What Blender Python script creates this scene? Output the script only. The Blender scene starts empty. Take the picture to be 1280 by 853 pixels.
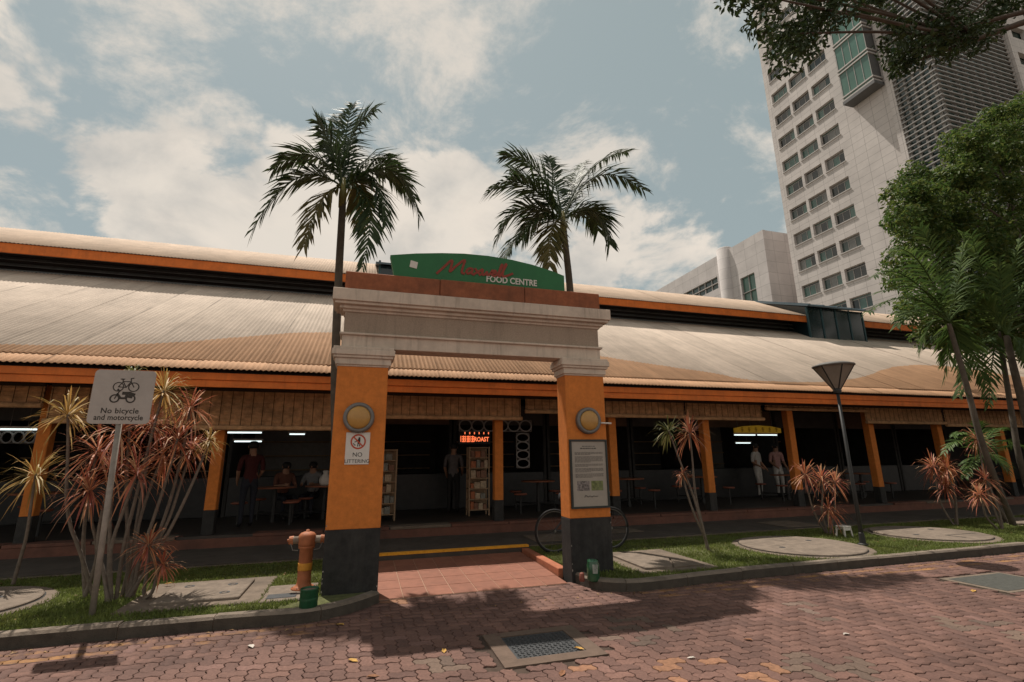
import bpy, bmesh, math, random
import numpy as np
from mathutils import Vector, Matrix
random.seed(7); rng = np.random.default_rng(7)
scene = bpy.context.scene
C = scene.collection

# ---------------------------------------------------------------- camera
FPX, PITCH, ROLL, YAW, H = 611.38, .2374, -.0107, .2934, 1.6
_F = np.array([math.sin(YAW)*math.cos(PITCH), math.cos(YAW)*math.cos(PITCH), math.sin(PITCH)])
_R0 = np.array([math.cos(YAW), -math.sin(YAW), 0]); _U0 = np.cross(_R0, _F)
_R = math.cos(ROLL)*_R0 + math.sin(ROLL)*_U0
_U = -math.sin(ROLL)*_R0 + math.cos(ROLL)*_U0
_O = np.array([0, 0, H])
cd = bpy.data.cameras.new('camera'); cam = bpy.data.objects.new('camera', cd); C.objects.link(cam)
cd.sensor_width = 36; cd.lens = FPX/1280*36; cd.clip_end = 3000; cd.clip_start = .05
cam.matrix_world = Matrix(((_R[0], _U[0], -_F[0], 0), (_R[1], _U[1], -_F[1], 0), (_R[2], _U[2], -_F[2], H), (0, 0, 0, 1)))
scene.camera = cam

# ---------------------------------------------------------------- sky, sun, exposure
SUN = Vector((-.18, .44, 1)).normalized()
world = bpy.data.worlds.new('World'); scene.world = world; world.use_nodes = True
nt = world.node_tree; nt.nodes.clear()
def WN(t, **k):
    n = nt.nodes.new(t)
    for a, b in k.items(): setattr(n, a, b)
    return n
wo = WN('ShaderNodeOutputWorld'); bg = WN('ShaderNodeBackground'); bg.inputs[1].default_value = .1
sky = WN('ShaderNodeTexSky', sky_type='NISHITA'); sky.sun_disc = False
sky.sun_elevation = math.asin(SUN.z); sky.sun_rotation = math.atan2(SUN.x, SUN.y)
sky.air_density = 1.0; sky.dust_density = 1.5; sky.ozone_density = 1.0
tc = WN('ShaderNodeTexCoord')
def wmath(op, a, b=None):
    n = WN('ShaderNodeMath', operation=op)
    for i, v in enumerate((a, b)):
        if v is None: continue
        if isinstance(v, (int, float)): n.inputs[i].default_value = v
        else: nt.links.new(v, n.inputs[i])
    return n.outputs[0]
def wnoise(scale, loc, detail=9, rough=.55, dist=.2, vec=None, zs=1.0):
    mp = WN('ShaderNodeMapping'); mp.inputs['Location'].default_value = loc; mp.inputs['Scale'].default_value = (1, 1, zs)
    nt.links.new(vec or tc.outputs['Generated'], mp.inputs['Vector'])
    n = WN('ShaderNodeTexNoise'); n.inputs['Scale'].default_value = scale; n.inputs['Detail'].default_value = detail
    n.inputs['Roughness'].default_value = rough; n.inputs['Distortion'].default_value = dist
    nt.links.new(mp.outputs[0], n.inputs['Vector']); return n.outputs['Fac']
def wramp(x, a, b):
    n = WN('ShaderNodeMapRange', interpolation_type='SMOOTHSTEP'); n.inputs['From Min'].default_value = a; n.inputs['From Max'].default_value = b
    nt.links.new(x, n.inputs['Value']); return n.outputs[0]
sep = WN('ShaderNodeSeparateXYZ'); nt.links.new(tc.outputs['Generated'], sep.inputs[0])
# a plane of thin high cloud: direction divided by height
zz = wmath('ADD', wmath('MAXIMUM', sep.outputs[2], 0.0), .18)
pl = WN('ShaderNodeCombineXYZ'); nt.links.new(wmath('DIVIDE', sep.outputs[0], zz), pl.inputs[0]); nt.links.new(wmath('DIVIDE', sep.outputs[1], zz), pl.inputs[1])
high = wramp(wnoise(2.6, (5.5, .3, 0), 13, .66, .25, pl.outputs[0]), .45, .64)
cum_n = wnoise(2.6, (.35, .7, .2), 12, .56, .25, None, 1.5)
# more cumulus towards the horizon, all the way round
cov = wmath('MULTIPLY', wmath('SUBTRACT', .50, sep.outputs[2]), .27)
cum = wramp(wmath('ADD', cum_n, cov), .495, .55)
shade_n = wramp(wmath('ADD', wnoise(4.2, (5, 2, 1), 8, .55, .3, None, 1.4), wmath('MULTIPLY', cum_n, .35)), .48, .78)
def wmix(f, a, b):
    n = WN('ShaderNodeMix', data_type='RGBA')
    for i, v in ((0, f), (6, a), (7, b)):
        if isinstance(v, (int, float)): n.inputs[i].default_value = v
        elif isinstance(v, tuple): n.inputs[i].default_value = (*v, 1)
        else: nt.links.new(v, n.inputs[i])
    return n.outputs[2]
blue = wmix(.86, sky.outputs[0], (2.45, 2.88, 2.75))
s1 = wmix(wmath('MULTIPLY', high, .9), blue, (5.5, 5.0, 4.4))
cumcol = wmix(shade_n, (3.9, 3.75, 3.5), (6.0, 5.4, 4.7))
s2 = wmix(wmath('MULTIPLY', cum, .9), s1, cumcol)
nt.links.new(s2, bg.inputs[0]); nt.links.new(bg.outputs[0], wo.inputs[0])

sl = bpy.data.lights.new('sun', 'SUN'); sl.energy = 3.8; sl.angle = math.radians(.6); sl.color = (1, .925, .825)
so = bpy.data.objects.new('sun', sl); C.objects.link(so); so.location = (0, 0, 60)
so.rotation_euler = (-SUN).to_track_quat('-Z', 'Y').to_euler()
scene.view_settings.view_transform = 'Standard'; scene.view_settings.look = 'None'
scene.view_settings.exposure = 0.45; scene.view_settings.gamma = 1.0

# ---------------------------------------------------------------- pixel -> place (photo pixels, 1280 x 853)
def ray(u, v):
    d = _F*FPX + _R*(u-640) - _U*(v-426.5); return d/np.linalg.norm(d)
def onz(u, v, z=0.): d = ray(u, v); return Vector(_O + d*(z-H)/d[2])
def ony(u, v, Y): d = ray(u, v); return Vector(_O + d*Y/d[1])

# ---------------------------------------------------------------- materials
MATS = {}
def mat(name, col, rough=.75, var=.18, scale=6., bump=0., bscale=None, dirt=0., dirtcol=(.05, .045, .04), metal=0., emit=None, trans=0., spec=.35, streak=0., obj_rand=0.):
    if name in MATS: return MATS[name]
    m = bpy.data.materials.new(name); m.use_nodes = True; t = m.node_tree; N = t.nodes; L = t.links
    b = N['Principled BSDF']; b.inputs['Roughness'].default_value = rough; b.inputs['Metallic'].default_value = metal
    b.inputs['Specular IOR Level'].default_value = spec
    g = N.new('ShaderNodeNewGeometry')
    n = N.new('ShaderNodeTexNoise'); n.inputs['Scale'].default_value = scale; n.inputs['Detail'].default_value = 6; n.inputs['Roughness'].default_value = .65
    L.new(g.outputs['Position'], n.inputs['Vector'])
    mr = N.new('ShaderNodeMapRange'); mr.inputs['From Min'].default_value = .3; mr.inputs['From Max'].default_value = .7
    L.new(n.outputs['Fac'], mr.inputs['Value'])
    mx = N.new('ShaderNodeMix'); mx.data_type = 'RGBA'
    mx.inputs[6].default_value = (*[max(0, c*(1-var)) for c in col], 1); mx.inputs[7].default_value = (*[min(.95, c*(1+var)) for c in col], 1)
    L.new(mr.outputs[0], mx.inputs[0]); out = mx.outputs[2]
    if obj_rand:
        oi = N.new('ShaderNodeObjectInfo'); ma = N.new('ShaderNodeMapRange'); ma.inputs['To Min'].default_value = 1-obj_rand; ma.inputs['To Max'].default_value = 1+obj_rand
        L.new(oi.outputs['Random'], ma.inputs['Value'])
        vm = N.new('ShaderNodeVectorMath'); vm.operation = 'SCALE'; L.new(out, vm.inputs[0]); L.new(ma.outputs[0], vm.inputs['Scale']); out = vm.outputs[0]
    if dirt:
        n2 = N.new('ShaderNodeTexNoise'); n2.inputs['Scale'].default_value = 1.3; n2.inputs['Detail'].default_value = 9; n2.inputs['Roughness'].default_value = .7
        L.new(g.outputs['Position'], n2.inputs['Vector'])
        r2 = N.new('ShaderNodeMapRange'); r2.inputs['From Min'].default_value = .48; r2.inputs['From Max'].default_value = .72; r2.inputs['To Max'].default_value = dirt
        L.new(n2.outputs['Fac'], r2.inputs['Value'])
        m2 = N.new('ShaderNodeMix'); m2.data_type = 'RGBA'; m2.inputs[7].default_value = (*dirtcol, 1)
        L.new(r2.outputs[0], m2.inputs[0]); L.new(out, m2.inputs[6]); out = m2.outputs[2]
    if streak:
        mp = N.new('ShaderNodeMapping'); mp.inputs['Scale'].default_value = (9, 9, .7); L.new(g.outputs['Position'], mp.inputs[0])
        n3 = N.new('ShaderNodeTexNoise'); n3.inputs['Scale'].default_value = 1.4; n3.inputs['Detail'].default_value = 6; n3.inputs['Roughness'].default_value = .7
        L.new(mp.outputs[0], n3.inputs['Vector'])
        r3 = N.new('ShaderNodeMapRange'); r3.inputs['From Min'].default_value = .52; r3.inputs['From Max'].default_value = .72; r3.inputs['To Max'].default_value = streak
        L.new(n3.outputs['Fac'], r3.inputs['Value'])
        m3 = N.new('ShaderNodeMix'); m3.data_type = 'RGBA'; m3.inputs[7].default_value = (*dirtcol, 1)
        L.new(r3.outputs[0], m3.inputs[0]); L.new(out, m3.inputs[6]); out = m3.outputs[2]
    L.new(out, b.inputs['Base Color'])
    if bump:
        n4 = N.new('ShaderNodeTexNoise'); n4.inputs['Scale'].default_value = bscale or scale*8; n4.inputs['Detail'].default_value = 5
        L.new(g.outputs['Position'], n4.inputs['Vector'])
        bp = N.new('ShaderNodeBump'); bp.inputs['Strength'].default_value = bump; bp.inputs['Distance'].default_value = .01
        L.new(n4.outputs['Fac'], bp.inputs['Height']); L.new(bp.outputs[0], b.inputs['Normal'])
    if emit:
        b.inputs['Emission Color'].default_value = (*emit[:3], 1); b.inputs['Emission Strength'].default_value = emit[3]
    if trans:
        o = N['Material Output']; tr = N.new('ShaderNodeBsdfTranslucent'); ms = N.new('ShaderNodeMixShader'); ms.inputs[0].default_value = trans
        L.new(out, tr.inputs[0]); L.new(b.outputs[0], ms.inputs[1]); L.new(tr.outputs[0], ms.inputs[2]); L.new(ms.outputs[0], o.inputs[0])
    m.diffuse_color = (*col, 1); MATS[name] = m; return m

ORANGE = mat('orange_stucco', (.57, .18, .034), .85, .14, 14, .35, 160, dirt=.16, dirtcol=(.22, .07, .02), streak=.12)
ORANGE_TRIM = mat('orange_fascia_paint', (.66, .17, .03), .7, .14, 5, .1, dirt=.4, dirtcol=(.2, .06, .02), streak=.25)
BLACKP = mat('black_stucco', (.024, .023, .022), .8, .4, 10, .45, 150, dirt=.55, dirtcol=(.075, .068, .06), streak=.25)
CONC_W = mat('weathered_white_render', (.57, .475, .385), .9, .12, 5, .3, 120, dirt=.4, dirtcol=(.19, .16, .13), streak=.45)
FRIEZE = mat('pebbled_beige_render', (.35, .275, .21), .95, .2, 60, .5, 220, dirt=.3, dirtcol=(.16, .13, .1), streak=.3)
BROWN = mat('brown_clay_facing', (.27, .09, .04), .8, .25, 9, .3, 90, dirt=.5, dirtcol=(.09, .04, .025), streak=.3)
GREEN = mat('green_sign_paint', (.02, .135, .045), .5, .1, 4, 0, dirt=.12, dirtcol=(.02, .06, .03))
WHITE = mat('white_paint', (.62, .58, .53), .55, .06, 8, 0, dirt=.15, dirtcol=(.35, .32, .28))
REDP = mat('red_lettering', (.24, .04, .022), .6, .1)
BLACK = mat('black_ink', (.02, .02, .02), .6, .1)
GREYM = mat('grey_metal', (.17, .16, .15), .5, .15, 12, 0, metal=.4)
SIGNG = mat('grey_sign_panel', (.40, .36, .325), .6, .08, 6, 0, dirt=.25, dirtcol=(.22, .19, .165))
POSTM = mat('galvanised_post', (.27, .235, .2), .6, .2, 12, .1, dirt=.3, dirtcol=(.1, .07, .05))
DARKM = mat('dark_metal', (.025, .025, .024), .5, .2)
CONC = mat('grey_concrete', (.16, .122, .092), .95, .24, 7, .5, 90, dirt=.8, dirtcol=(.07, .058, .045))
CONC_L = mat('pale_concrete', (.185, .145, .113), .95, .28, 9, .5, 110, dirt=.85, dirtcol=(.09, .07, .055))
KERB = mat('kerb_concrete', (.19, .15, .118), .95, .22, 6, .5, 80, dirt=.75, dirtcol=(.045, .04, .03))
KERB_F = mat('dark_kerb_face', (.065, .054, .043), .95, .3, 8, .5, 80, dirt=.6, dirtcol=(.09, .075, .06))  # front face of each kerb stone, coloured darker than its other faces
SOIL = mat('verge_soil', (.09, .095, .035), 1, .4, 10, .6, 60)
APRON = mat('dark_paving', (.075, .062, .052), .85, .25, 4, .3, 60, dirt=.5, dirtcol=(.03, .026, .022))
PLINTH = mat('plinth_red_brown', (.15, .065, .045), .85, .22, 5, .3, 60, dirt=.6, dirtcol=(.05, .035, .03))
REDKERB = mat('red_painted_kerb', (.36, .125, .065), .85, .2, 7, .2, 80, dirt=.5, dirtcol=(.12, .05, .035))
YELLOWP = mat('yellow_line_paint', (.85, .36, .03), .8, .2, 20, .1, dirt=.3, dirtcol=(.2, .1, .03))
TILE = mat('red_quarry_tile', (.235, .095, .06), .75, .16, 8, .15, 70, dirt=.35, dirtcol=(.16, .07, .05), obj_rand=.1)
GROUT = mat('tile_grout', (.32, .2, .14), .95, .15, 12)
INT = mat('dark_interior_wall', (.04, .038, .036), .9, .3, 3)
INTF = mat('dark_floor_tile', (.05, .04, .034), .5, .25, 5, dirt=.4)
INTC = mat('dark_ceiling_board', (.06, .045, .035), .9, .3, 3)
BAMBOO = mat('bamboo_slats', (.52, .31, .16), .8, .35, 9, .3, 90, dirt=.45, dirtcol=(.07, .045, .025))
CORD = mat('blind_cord', (.05, .033, .02), .9, .2)
WOOD = mat('rack_wood', (.30, .2, .12), .7, .2, 10)
TUBE = mat('fluorescent_tube', (.8, .85, .85), .4, 0, emit=(.85, 1, 1, 1.0))
RUST = mat('hydrant_orange_paint', (.36, .12, .05), .65, .2, 14, .25, 120, dirt=.35, dirtcol=(.14, .06, .035))
HYBAND = mat('hydrant_yellow_band', (.55, .24, .03), .65, .2, 14)
STEELW = mat('worn_pale_metal', (.30, .25, .2), .5, .2, 20, metal=.3)
GREENC = mat('green_can_paint', (.012, .07, .03), .4, .25, 25, .1)
LAMPY = mat('amber_lamp_glass', (.42, .225, .055), .28, .1, 12, .1, 60, spec=.5)
RUBBER = mat('black_rubber', (.018, .018, .018), .8, .2)
CHROME = mat('dull_chrome', (.16, .16, .155), .45, .1, metal=.9)
CAST = mat('cast_iron', (.045, .047, .05), .6, .3, 20, .2, 100)

# ---------------------------------------------------------------- mesh helpers
ORG = {}
class MB:
    def __init__(s): s.v = []; s.f = []; s.mi = []
    def add(s, vs, fs, mi=0):
        o = len(s.v); s.v += [tuple(map(float, p)) for p in vs]
        s.f += [tuple(i+o for i in q) for q in fs]; s.mi += [mi]*len(fs); return s
    def box(s, x0, x1, y0, y1, z0, z1, mi=0, bev=0.):
        if bev <= 0:
            v = [(x, y, z) for z in (z0, z1) for y in (y0, y1) for x in (x0, x1)]
            return s.add(v, [(0, 2, 3, 1), (4, 5, 7, 6), (0, 1, 5, 4), (2, 6, 7, 3), (0, 4, 6, 2), (1, 3, 7, 5)], mi)
        b = bev; idx = {}; vs = []
        for sx, (xa, xs) in enumerate(((x0, 1), (x1, -1))):
            for sy, (ya, ys) in enumerate(((y0, 1), (y1, -1))):
                for sz, (za, zs) in enumerate(((z0, 1), (z1, -1))):
                    for ax in range(3):
                        p = [xa+xs*b, ya+ys*b, za+zs*b]; p[ax] = (xa, ya, za)[ax]
                        idx[sx, sy, sz, ax] = len(vs); vs.append(tuple(p))
        fs = []
        for ax in range(3):
            o1, o2 = [(1, 2), (0, 2), (0, 1)][ax]
            for sd in (0, 1):
                q = []
                for a, bb in ((0, 0), (1, 0), (1, 1), (0, 1)):
                    k = [0, 0, 0]; k[ax] = sd; k[o1] = a; k[o2] = bb; q.append(idx[(*k, ax)])
                if (sd == 0) != (ax == 1): q = q[::-1]
                fs.append(tuple(q))
        for ax in range(3):
            o1, o2 = [(1, 2), (0, 2), (0, 1)][ax]
            for a in (0, 1):
                for bb in (0, 1):
                    k0 = [0, 0, 0]; k0[o1] = a; k0[o2] = bb; k1 = list(k0); k1[ax] = 1
                    fs.append((idx[(*k0, o1)], idx[(*k1, o1)], idx[(*k1, o2)], idx[(*k0, o2)]))
        for sx in (0, 1):
            for sy in (0, 1):
                for sz in (0, 1): fs.append((idx[sx, sy, sz, 0], idx[sx, sy, sz, 1], idx[sx, sy, sz, 2]))
        s.fix = True
        return s.add(vs, fs, mi)
    def tube(s, pts, rad, n=8, mi=0, cap=True):
        pts = [Vector(p) for p in pts]
        if isinstance(rad, (int, float)): rad = [rad]*len(pts)
        if len(rad) != len(pts): rad = list(np.interp(np.linspace(0, 1, len(pts)), np.linspace(0, 1, len(rad)), rad))
        rings = []; up = None
        for i, p in enumerate(pts):
            t = (pts[min(i+1, len(pts)-1)]-pts[max(i-1, 0)]).normalized()
            if up is None: up = Vector((0, 0, 1)) if abs(t.z) < .9 else Vector((1, 0, 0))
            a = t.cross(up).normalized(); bvec = a.cross(t).normalized(); up = bvec
            rings.append([p+(a*math.cos(k*2*math.pi/n)+bvec*math.sin(k*2*math.pi/n))*rad[i] for k in range(n)])
        vs = [q for r in rings for q in r]; fs = []
        for i in range(len(pts)-1):
            for k in range(n): fs.append((i*n+k, i*n+(k+1) % n, (i+1)*n+(k+1) % n, (i+1)*n+k))
        if cap: fs.append(tuple(range(n))[::-1]); fs.append(tuple((len(pts)-1)*n+k for k in range(n)))
        return s.add(vs, fs, mi)
    def lathe(s, prof, o=(0, 0, 0), n=24, axis='Z', mi=0):
        vs = []; fs = []; s.fix = True
        for r, h in prof:
            for k in range(n):
                c, q = r*math.cos(2*math.pi*k/n), r*math.sin(2*math.pi*k/n)
                p = (c, q, h) if axis == 'Z' else ((c, -h, q) if axis == 'Y' else (h, c, q))
                vs.append((o[0]+p[0], o[1]+p[1], o[2]+p[2]))
        for i in range(len(prof)-1):
            for k in range(n): fs.append((i*n+k, i*n+(k+1) % n, (i+1)*n+(k+1) % n, (i+1)*n+k))
        fs.append(tuple(range(n))[::-1]); fs.append(tuple((len(prof)-1)*n+k for k in range(n)))
        return s.add(vs, fs, mi)
    def prism_y(s, poly, y0, y1, mi=0):        # polygon in XZ, counter-clockwise seen from -Y
        n = len(poly); vs = [(x, y0, z) for x, z in poly]+[(x, y1, z) for x, z in poly]
        fs = [tuple(range(n)), tuple(range(2*n-1, n-1, -1))]+[(k, n+k, n+(k+1) % n, (k+1) % n) for k in range(n)]
        return s.add(vs, fs, mi)
    def prism_x(s, poly, x0, x1, mi=0):        # polygon in YZ
        n = len(poly); vs = [(x0, y, z) for y, z in poly]+[(x1, y, z) for y, z in poly]
        fs = [tuple(range(n))[::-1], tuple(range(n, 2*n))]+[(k, (k+1) % n, n+(k+1) % n, n+k) for k in range(n)]
        return s.add(vs, fs, mi)
    def prism_z(s, poly, z0, z1, mi=0):
        n = len(poly); vs = [(x, y, z0) for x, y in poly]+[(x, y, z1) for x, y in poly]
        fs = [tuple(range(n))[::-1], tuple(range(n, 2*n))]+[(k, (k+1) % n, n+(k+1) % n, n+k) for k in range(n)]
        return s.add(vs, fs, mi)
    def stroke(s, pts, w, y, th=.004, mi=0):   # flat painted stroke in an XZ plane at y
        for (a, b) in zip(pts[:-1], pts[1:]):
            a = Vector(a); b = Vector(b); d = (b-a); y -= 5e-5
            if d.length < 1e-6: continue
            d.normalize(); nn = Vector((-d.y, d.x))*w/2; e = d*w*.35
            s.prism_y([tuple(a-e-nn), tuple(b+e-nn), tuple(b+e+nn), tuple(a-e+nn)], y-th, y, mi)
        return s
    def build(s, name, mats, parent=None, smooth=False, **tags):
        me = bpy.data.meshes.new(name)
        o = bpy.data.objects.new(name, me); C.objects.link(o)
        off = ORG.get(parent.name, Vector()) if parent else Vector()
        me.from_pydata([(p[0]-off[0], p[1]-off[1], p[2]-off[2]) for p in s.v], [], s.f)
        if getattr(s, 'fix', False):
            bm = bmesh.new(); bm.from_mesh(me); bmesh.ops.recalc_face_normals(bm, faces=bm.faces); bm.to_mesh(me); bm.free()
        for m in (mats if isinstance(mats, (list, tuple)) else [mats]): me.materials.append(m)
        if any(s.mi): me.polygons.foreach_set('material_index', s.mi)
        if smooth: me.shade_smooth()
        if parent: o.parent = parent
        ORG[o.name] = off
        for k, v in tags.items(): o[k] = v
        return o
def thing(name, loc, label, cat, group=None, kind=None):
    o = bpy.data.objects.new(name, None); C.objects.link(o); o.location = loc; o.empty_display_size = .1
    if label: o['label'] = label
    if cat: o['category'] = cat
    if group: o['group'] = group
    if kind: o['kind'] = kind
    ORG[o.name] = Vector(loc); return o
def instance(name, me, parent, loc, rotz=0.):
    o = bpy.data.objects.new(name, me); C.objects.link(o); o.parent = parent
    o.location = Vector(loc)-ORG.get(parent.name, Vector()); o.rotation_euler.z = rotz; return o
def mesh_only(mb, name, mats):
    o = mb.build(name, mats); me = o.data; bpy.data.objects.remove(o); return me
def text_mb(body, size, cx, y, z0, ext=.004, shear=0., align='CENTER', mb=None, mi=0, bold=0., sx=1., spacing=1., rot=0.):
    cu = bpy.data.curves.new('lettering', 'FONT'); cu.body = body; cu.size = size; cu.extrude = ext; cu.shear = shear; cu.align_x = align
    cu.offset = bold; cu.resolution_u = 3; cu.space_character = spacing
    o = bpy.data.objects.new('lettering', cu); C.objects.link(o); bpy.context.view_layer.update()
    me = bpy.data.meshes.new_from_object(o.evaluated_get(bpy.context.evaluated_depsgraph_get()))
    mb = mb or MB()
    mb.add([(cx+v.co.x*sx, y-v.co.z, z0+v.co.y) for v in me.vertices], [tuple(p.vertices) for p in me.polygons], mi)
    bpy.data.objects.remove(o); bpy.data.curves.remove(cu); bpy.data.meshes.remove(me); return mb
def np_mesh(name, V, Fq, mats, parent=None, mi=None, **tags):
    me = bpy.data.meshes.new(name); n = len(V); k = Fq.shape[1]
    off = ORG.get(parent.name, Vector()) if parent else Vector()
    V = np.asarray(V, dtype=np.float32)-np.array(off, dtype=np.float32)
    me.vertices.add(n); me.vertices.foreach_set('co', V.ravel())
    me.loops.add(Fq.size); me.loops.foreach_set('vertex_index', Fq.astype(np.int32).ravel())
    me.polygons.add(len(Fq)); me.polygons.foreach_set('loop_start', np.arange(0, Fq.size, k, dtype=np.int32))
    if mi is not None: me.polygons.foreach_set('material_index', np.asarray(mi, dtype=np.int32))
    me.update(calc_edges=True); me.validate()
    for m in (mats if isinstance(mats, (list, tuple)) else [mats]): me.materials.append(m)
    o = bpy.data.objects.new(name, me); C.objects.link(o)
    if parent: o.parent = parent
    ORG[o.name] = off
    for q, v in tags.items(): o[q] = v
    return o

# ================================================================ ground, road, kerbs, verges
KH = .125
def struct(o): o['kind'] = 'structure'; return o
GROUND = mat('ground_earth', (.13, .115, .09), 1, .3, .6)
struct(MB().add([(-900, -900, -.06), (900, -900, -.06), (900, 900, -.06), (-900, 900, -.06)], [(0, 1, 2, 3)]).build('ground', GROUND))

# paver material: each piece its own shade, worn yellow kerb line, stains
def paver_material(name, base, island):
    m = bpy.data.materials.new(name); m.use_nodes = True; N = m.node_tree.nodes; L = m.node_tree.links; b = N['Principled BSDF']
    b.inputs['Roughness'].default_value = .82; b.inputs['Specular IOR Level'].default_value = .3
    g = N.new('ShaderNodeNewGeometry'); oi = N.new('ShaderNodeObjectInfo')
    rp = N.new('ShaderNodeValToRGB'); e = rp.color_ramp.elements
    e[0].position = 0; e[0].color = (*[c*.72 for c in base], 1); e[1].position = 1; e[1].color = (base[0]*1.2, base[1]*1.22, base[2]*1.25, 1)
    q = e.new(.93); q.color = (base[0]*1.12, base[1]*1.1, base[2]*1.05, 1)
    L.new(g.outputs['Random Per Island'] if island else oi.outputs['Random'], rp.inputs[0])
    n1 = N.new('ShaderNodeTexNoise'); n1.inputs['Scale'].default_value = .8; n1.inputs['Detail'].default_value = 8; n1.inputs['Roughness'].default_value = .65
    n2 = N.new('ShaderNodeTexNoise'); n2.inputs['Scale'].default_value = 38; n2.inputs['Detail'].default_value = 5; n2.inputs['Roughness'].default_value = .7
    for n in (n1, n2): L.new(g.outputs['Position'], n.inputs['Vector'])
    def mr(x, a, b_, lo, hi):
        r = N.new('ShaderNodeMapRange'); r.inputs[1].default_value = a; r.inputs[2].default_value = b_; r.inputs[3].default_value = lo; r.inputs[4].default_value = hi; L.new(x, r.inputs[0]); return r.outputs[0]
    def mu(x, y):
        v = N.new('ShaderNodeMath'); v.operation = 'MULTIPLY'; L.new(x, v.inputs[0]); L.new(y, v.inputs[1]); return v.outputs[0]
    k = mu(mr(n1.outputs[0], .3, .7, .72, 1.2), mr(n2.outputs[0], .3, .7, .72, 1.25))
    vm = N.new('ShaderNodeVectorMath'); vm.operation = 'SCALE'; L.new(rp.outputs[0], vm.inputs[0]); L.new(k, vm.inputs['Scale'])
    # worn paint lines beside the kerb
    sp = N.new('ShaderNodeSeparateXYZ'); L.new(g.outputs['Position'], sp.inputs[0])
    def band(y, w):
        s_ = N.new('ShaderNodeMath'); s_.operation = 'SUBTRACT'; L.new(sp.outputs[1], s_.inputs[0]); s_.inputs[1].default_value = y
        a_ = N.new('ShaderNodeMath'); a_.operation = 'ABSOLUTE'; L.new(s_.outputs[0], a_.inputs[0])
        l_ = N.new('ShaderNodeMath'); l_.operation = 'LESS_THAN'; L.new(a_.outputs[0], l_.inputs[0]); l_.inputs[1].default_value = w; return l_.outputs[0]
    ad = N.new('ShaderNodeMath'); ad.operation = 'MAXIMUM'; L.new(band(5.80, .045), ad.inputs[0]); L.new(band(5.60, .045), ad.inputs[1])
    n3 = N.new('ShaderNodeTexNoise'); n3.inputs['Scale'].default_value = 2.6; n3.inputs['Detail'].default_value = 8; n3.inputs['Roughness'].default_value = .75; L.new(g.outputs['Position'], n3.inputs['Vector'])
    gx = N.new('ShaderNodeMath'); gx.operation = 'COMPARE'; gx.inputs[1].default_value = 1.6; gx.inputs[2].default_value = 1.75; L.new(sp.outputs[0], gx.inputs[0])
    mk = mu(mu(ad.outputs[0], mr(gx.outputs[0], 0, 1, 1, 0)), mr(n3.outputs[0], .46, .62, 0, .8))
    mx = N.new('ShaderNodeMix'); mx.data_type = 'RGBA'; mx.inputs[7].default_value = (.34, .17, .055, 1); L.new(mk, mx.inputs[0]); L.new(vm.outputs[0], mx.inputs[6])
    L.new(mx.outputs[2], b.inputs['Base Color'])
    bp = N.new('ShaderNodeBump'); bp.inputs['Strength'].default_value = .45; bp.inputs['Distance'].default_value = .006; L.new(n2.outputs[0], bp.inputs['Height']); L.new(bp.outputs[0], b.inputs['Normal'])
    MATS[name] = m; return m
PAV_O = paver_material('red_paver', (.150, .082, .067), False)
PAV_I = paver_material('red_paver_field', (.150, .082, .067), True)
PAV_G = paver_material('grey_paver', (.138, .094, .074), False)
PAV_Y = mat('orange_painted_paver', (.25, .125, .07), .85, .3, 25, .4, 60, dirt=.5, dirtcol=(.22, .1, .07), obj_rand=.15)
JOINT = mat('sand_joint', (.06, .04, .03), 1, .3, 12, .4)
PAV_FAR = mat('red_paving_far', (.148, .081, .066), .85, .2, 9, .3, 40)

road = thing('road', (0, 0, 0), None, None, kind='structure')
struct(MB().add([(-40, -20, -.014), (60, -20, -.014), (60, 6.6, -.014), (-40, 6.6, -.014)], [(0, 1, 2, 3)]).build('bedding', JOINT, road)) 
PW = .105; PL = 2*PW; AMP = .0115
def tri(t): t = t % 1.; return 1-4*abs(t-.5)
def warp(x, y): return (x+AMP*tri(y/PW+.25), y+AMP*tri(x/PW+.25))
def paver_outline(par):                       # par 0 lies along the road, par 1 across it
    g = .003; sx_, sy_ = (2, 1) if par == 0 else (1, 2)
    def side(n): return [0]+[q+f for q in range(n) for f in (.25, .75)]
    pts = [(t, 0) for t in side(sx_)]+[(sx_, t) for t in side(sy_)]+[(sx_-t, sy_) for t in side(sx_)]+[(0, sy_-t) for t in side(sy_)]
    out = []
    for x, y in pts:
        x -= (x-sx_/2)*2*g/(sx_*PW); y -= (y-sy_/2)*2*g/(sy_*PW)
        wx, wy = warp(x*PW, y*PW); out.append((wx-sx_*PW/2, wy-sy_*PW/2))
    return out
def paver_vf(par):
    PO = paver_outline(par); NP = len(PO); k = (.966, .935) if par == 0 else (.935, .966)
    vs = [(x, y, -.013) for x, y in PO]+[(x, y, -.004) for x, y in PO]+[(x*k[0], y*k[1], 0) for x, y in PO]
    fs = [tuple(range(2*NP, 3*NP))]
    for r in (0, 1): fs += [(r*NP+k, r*NP+(k+1) % NP, (r+1)*NP+(k+1) % NP, (r+1)*NP+k) for k in range(NP)]
    return vs, fs
_pv2 = [paver_vf(0), paver_vf(1)]; _pf = _pv2[0][1]
pmesh = {}
for key, m in (('r', PAV_O), ('g', PAV_G), ('y', PAV_Y)):
    for par in (0, 1): pmesh[key, par] = mesh_only(MB().add(*_pv2[par]), 'paver', m)
holes = [(1.17, 2.09, 4.17, 4.98), (7.42, 8.62, 4.36, 5.16)]
grey_c = [(onz(795, 786), .38), (onz(545, 822), .30), (onz(1030, 828), .32), (onz(1005, 762), .35), (onz(1230, 785), .35)]
yel_c = [onz(832, 827), onz(836, 831), onz(897, 829), onz(955, 846), onz(958, 850), onz(730, 832), onz(480, 752), onz(850, 850), onz(500, 750), onz(960, 832)]
pl = []
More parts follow.
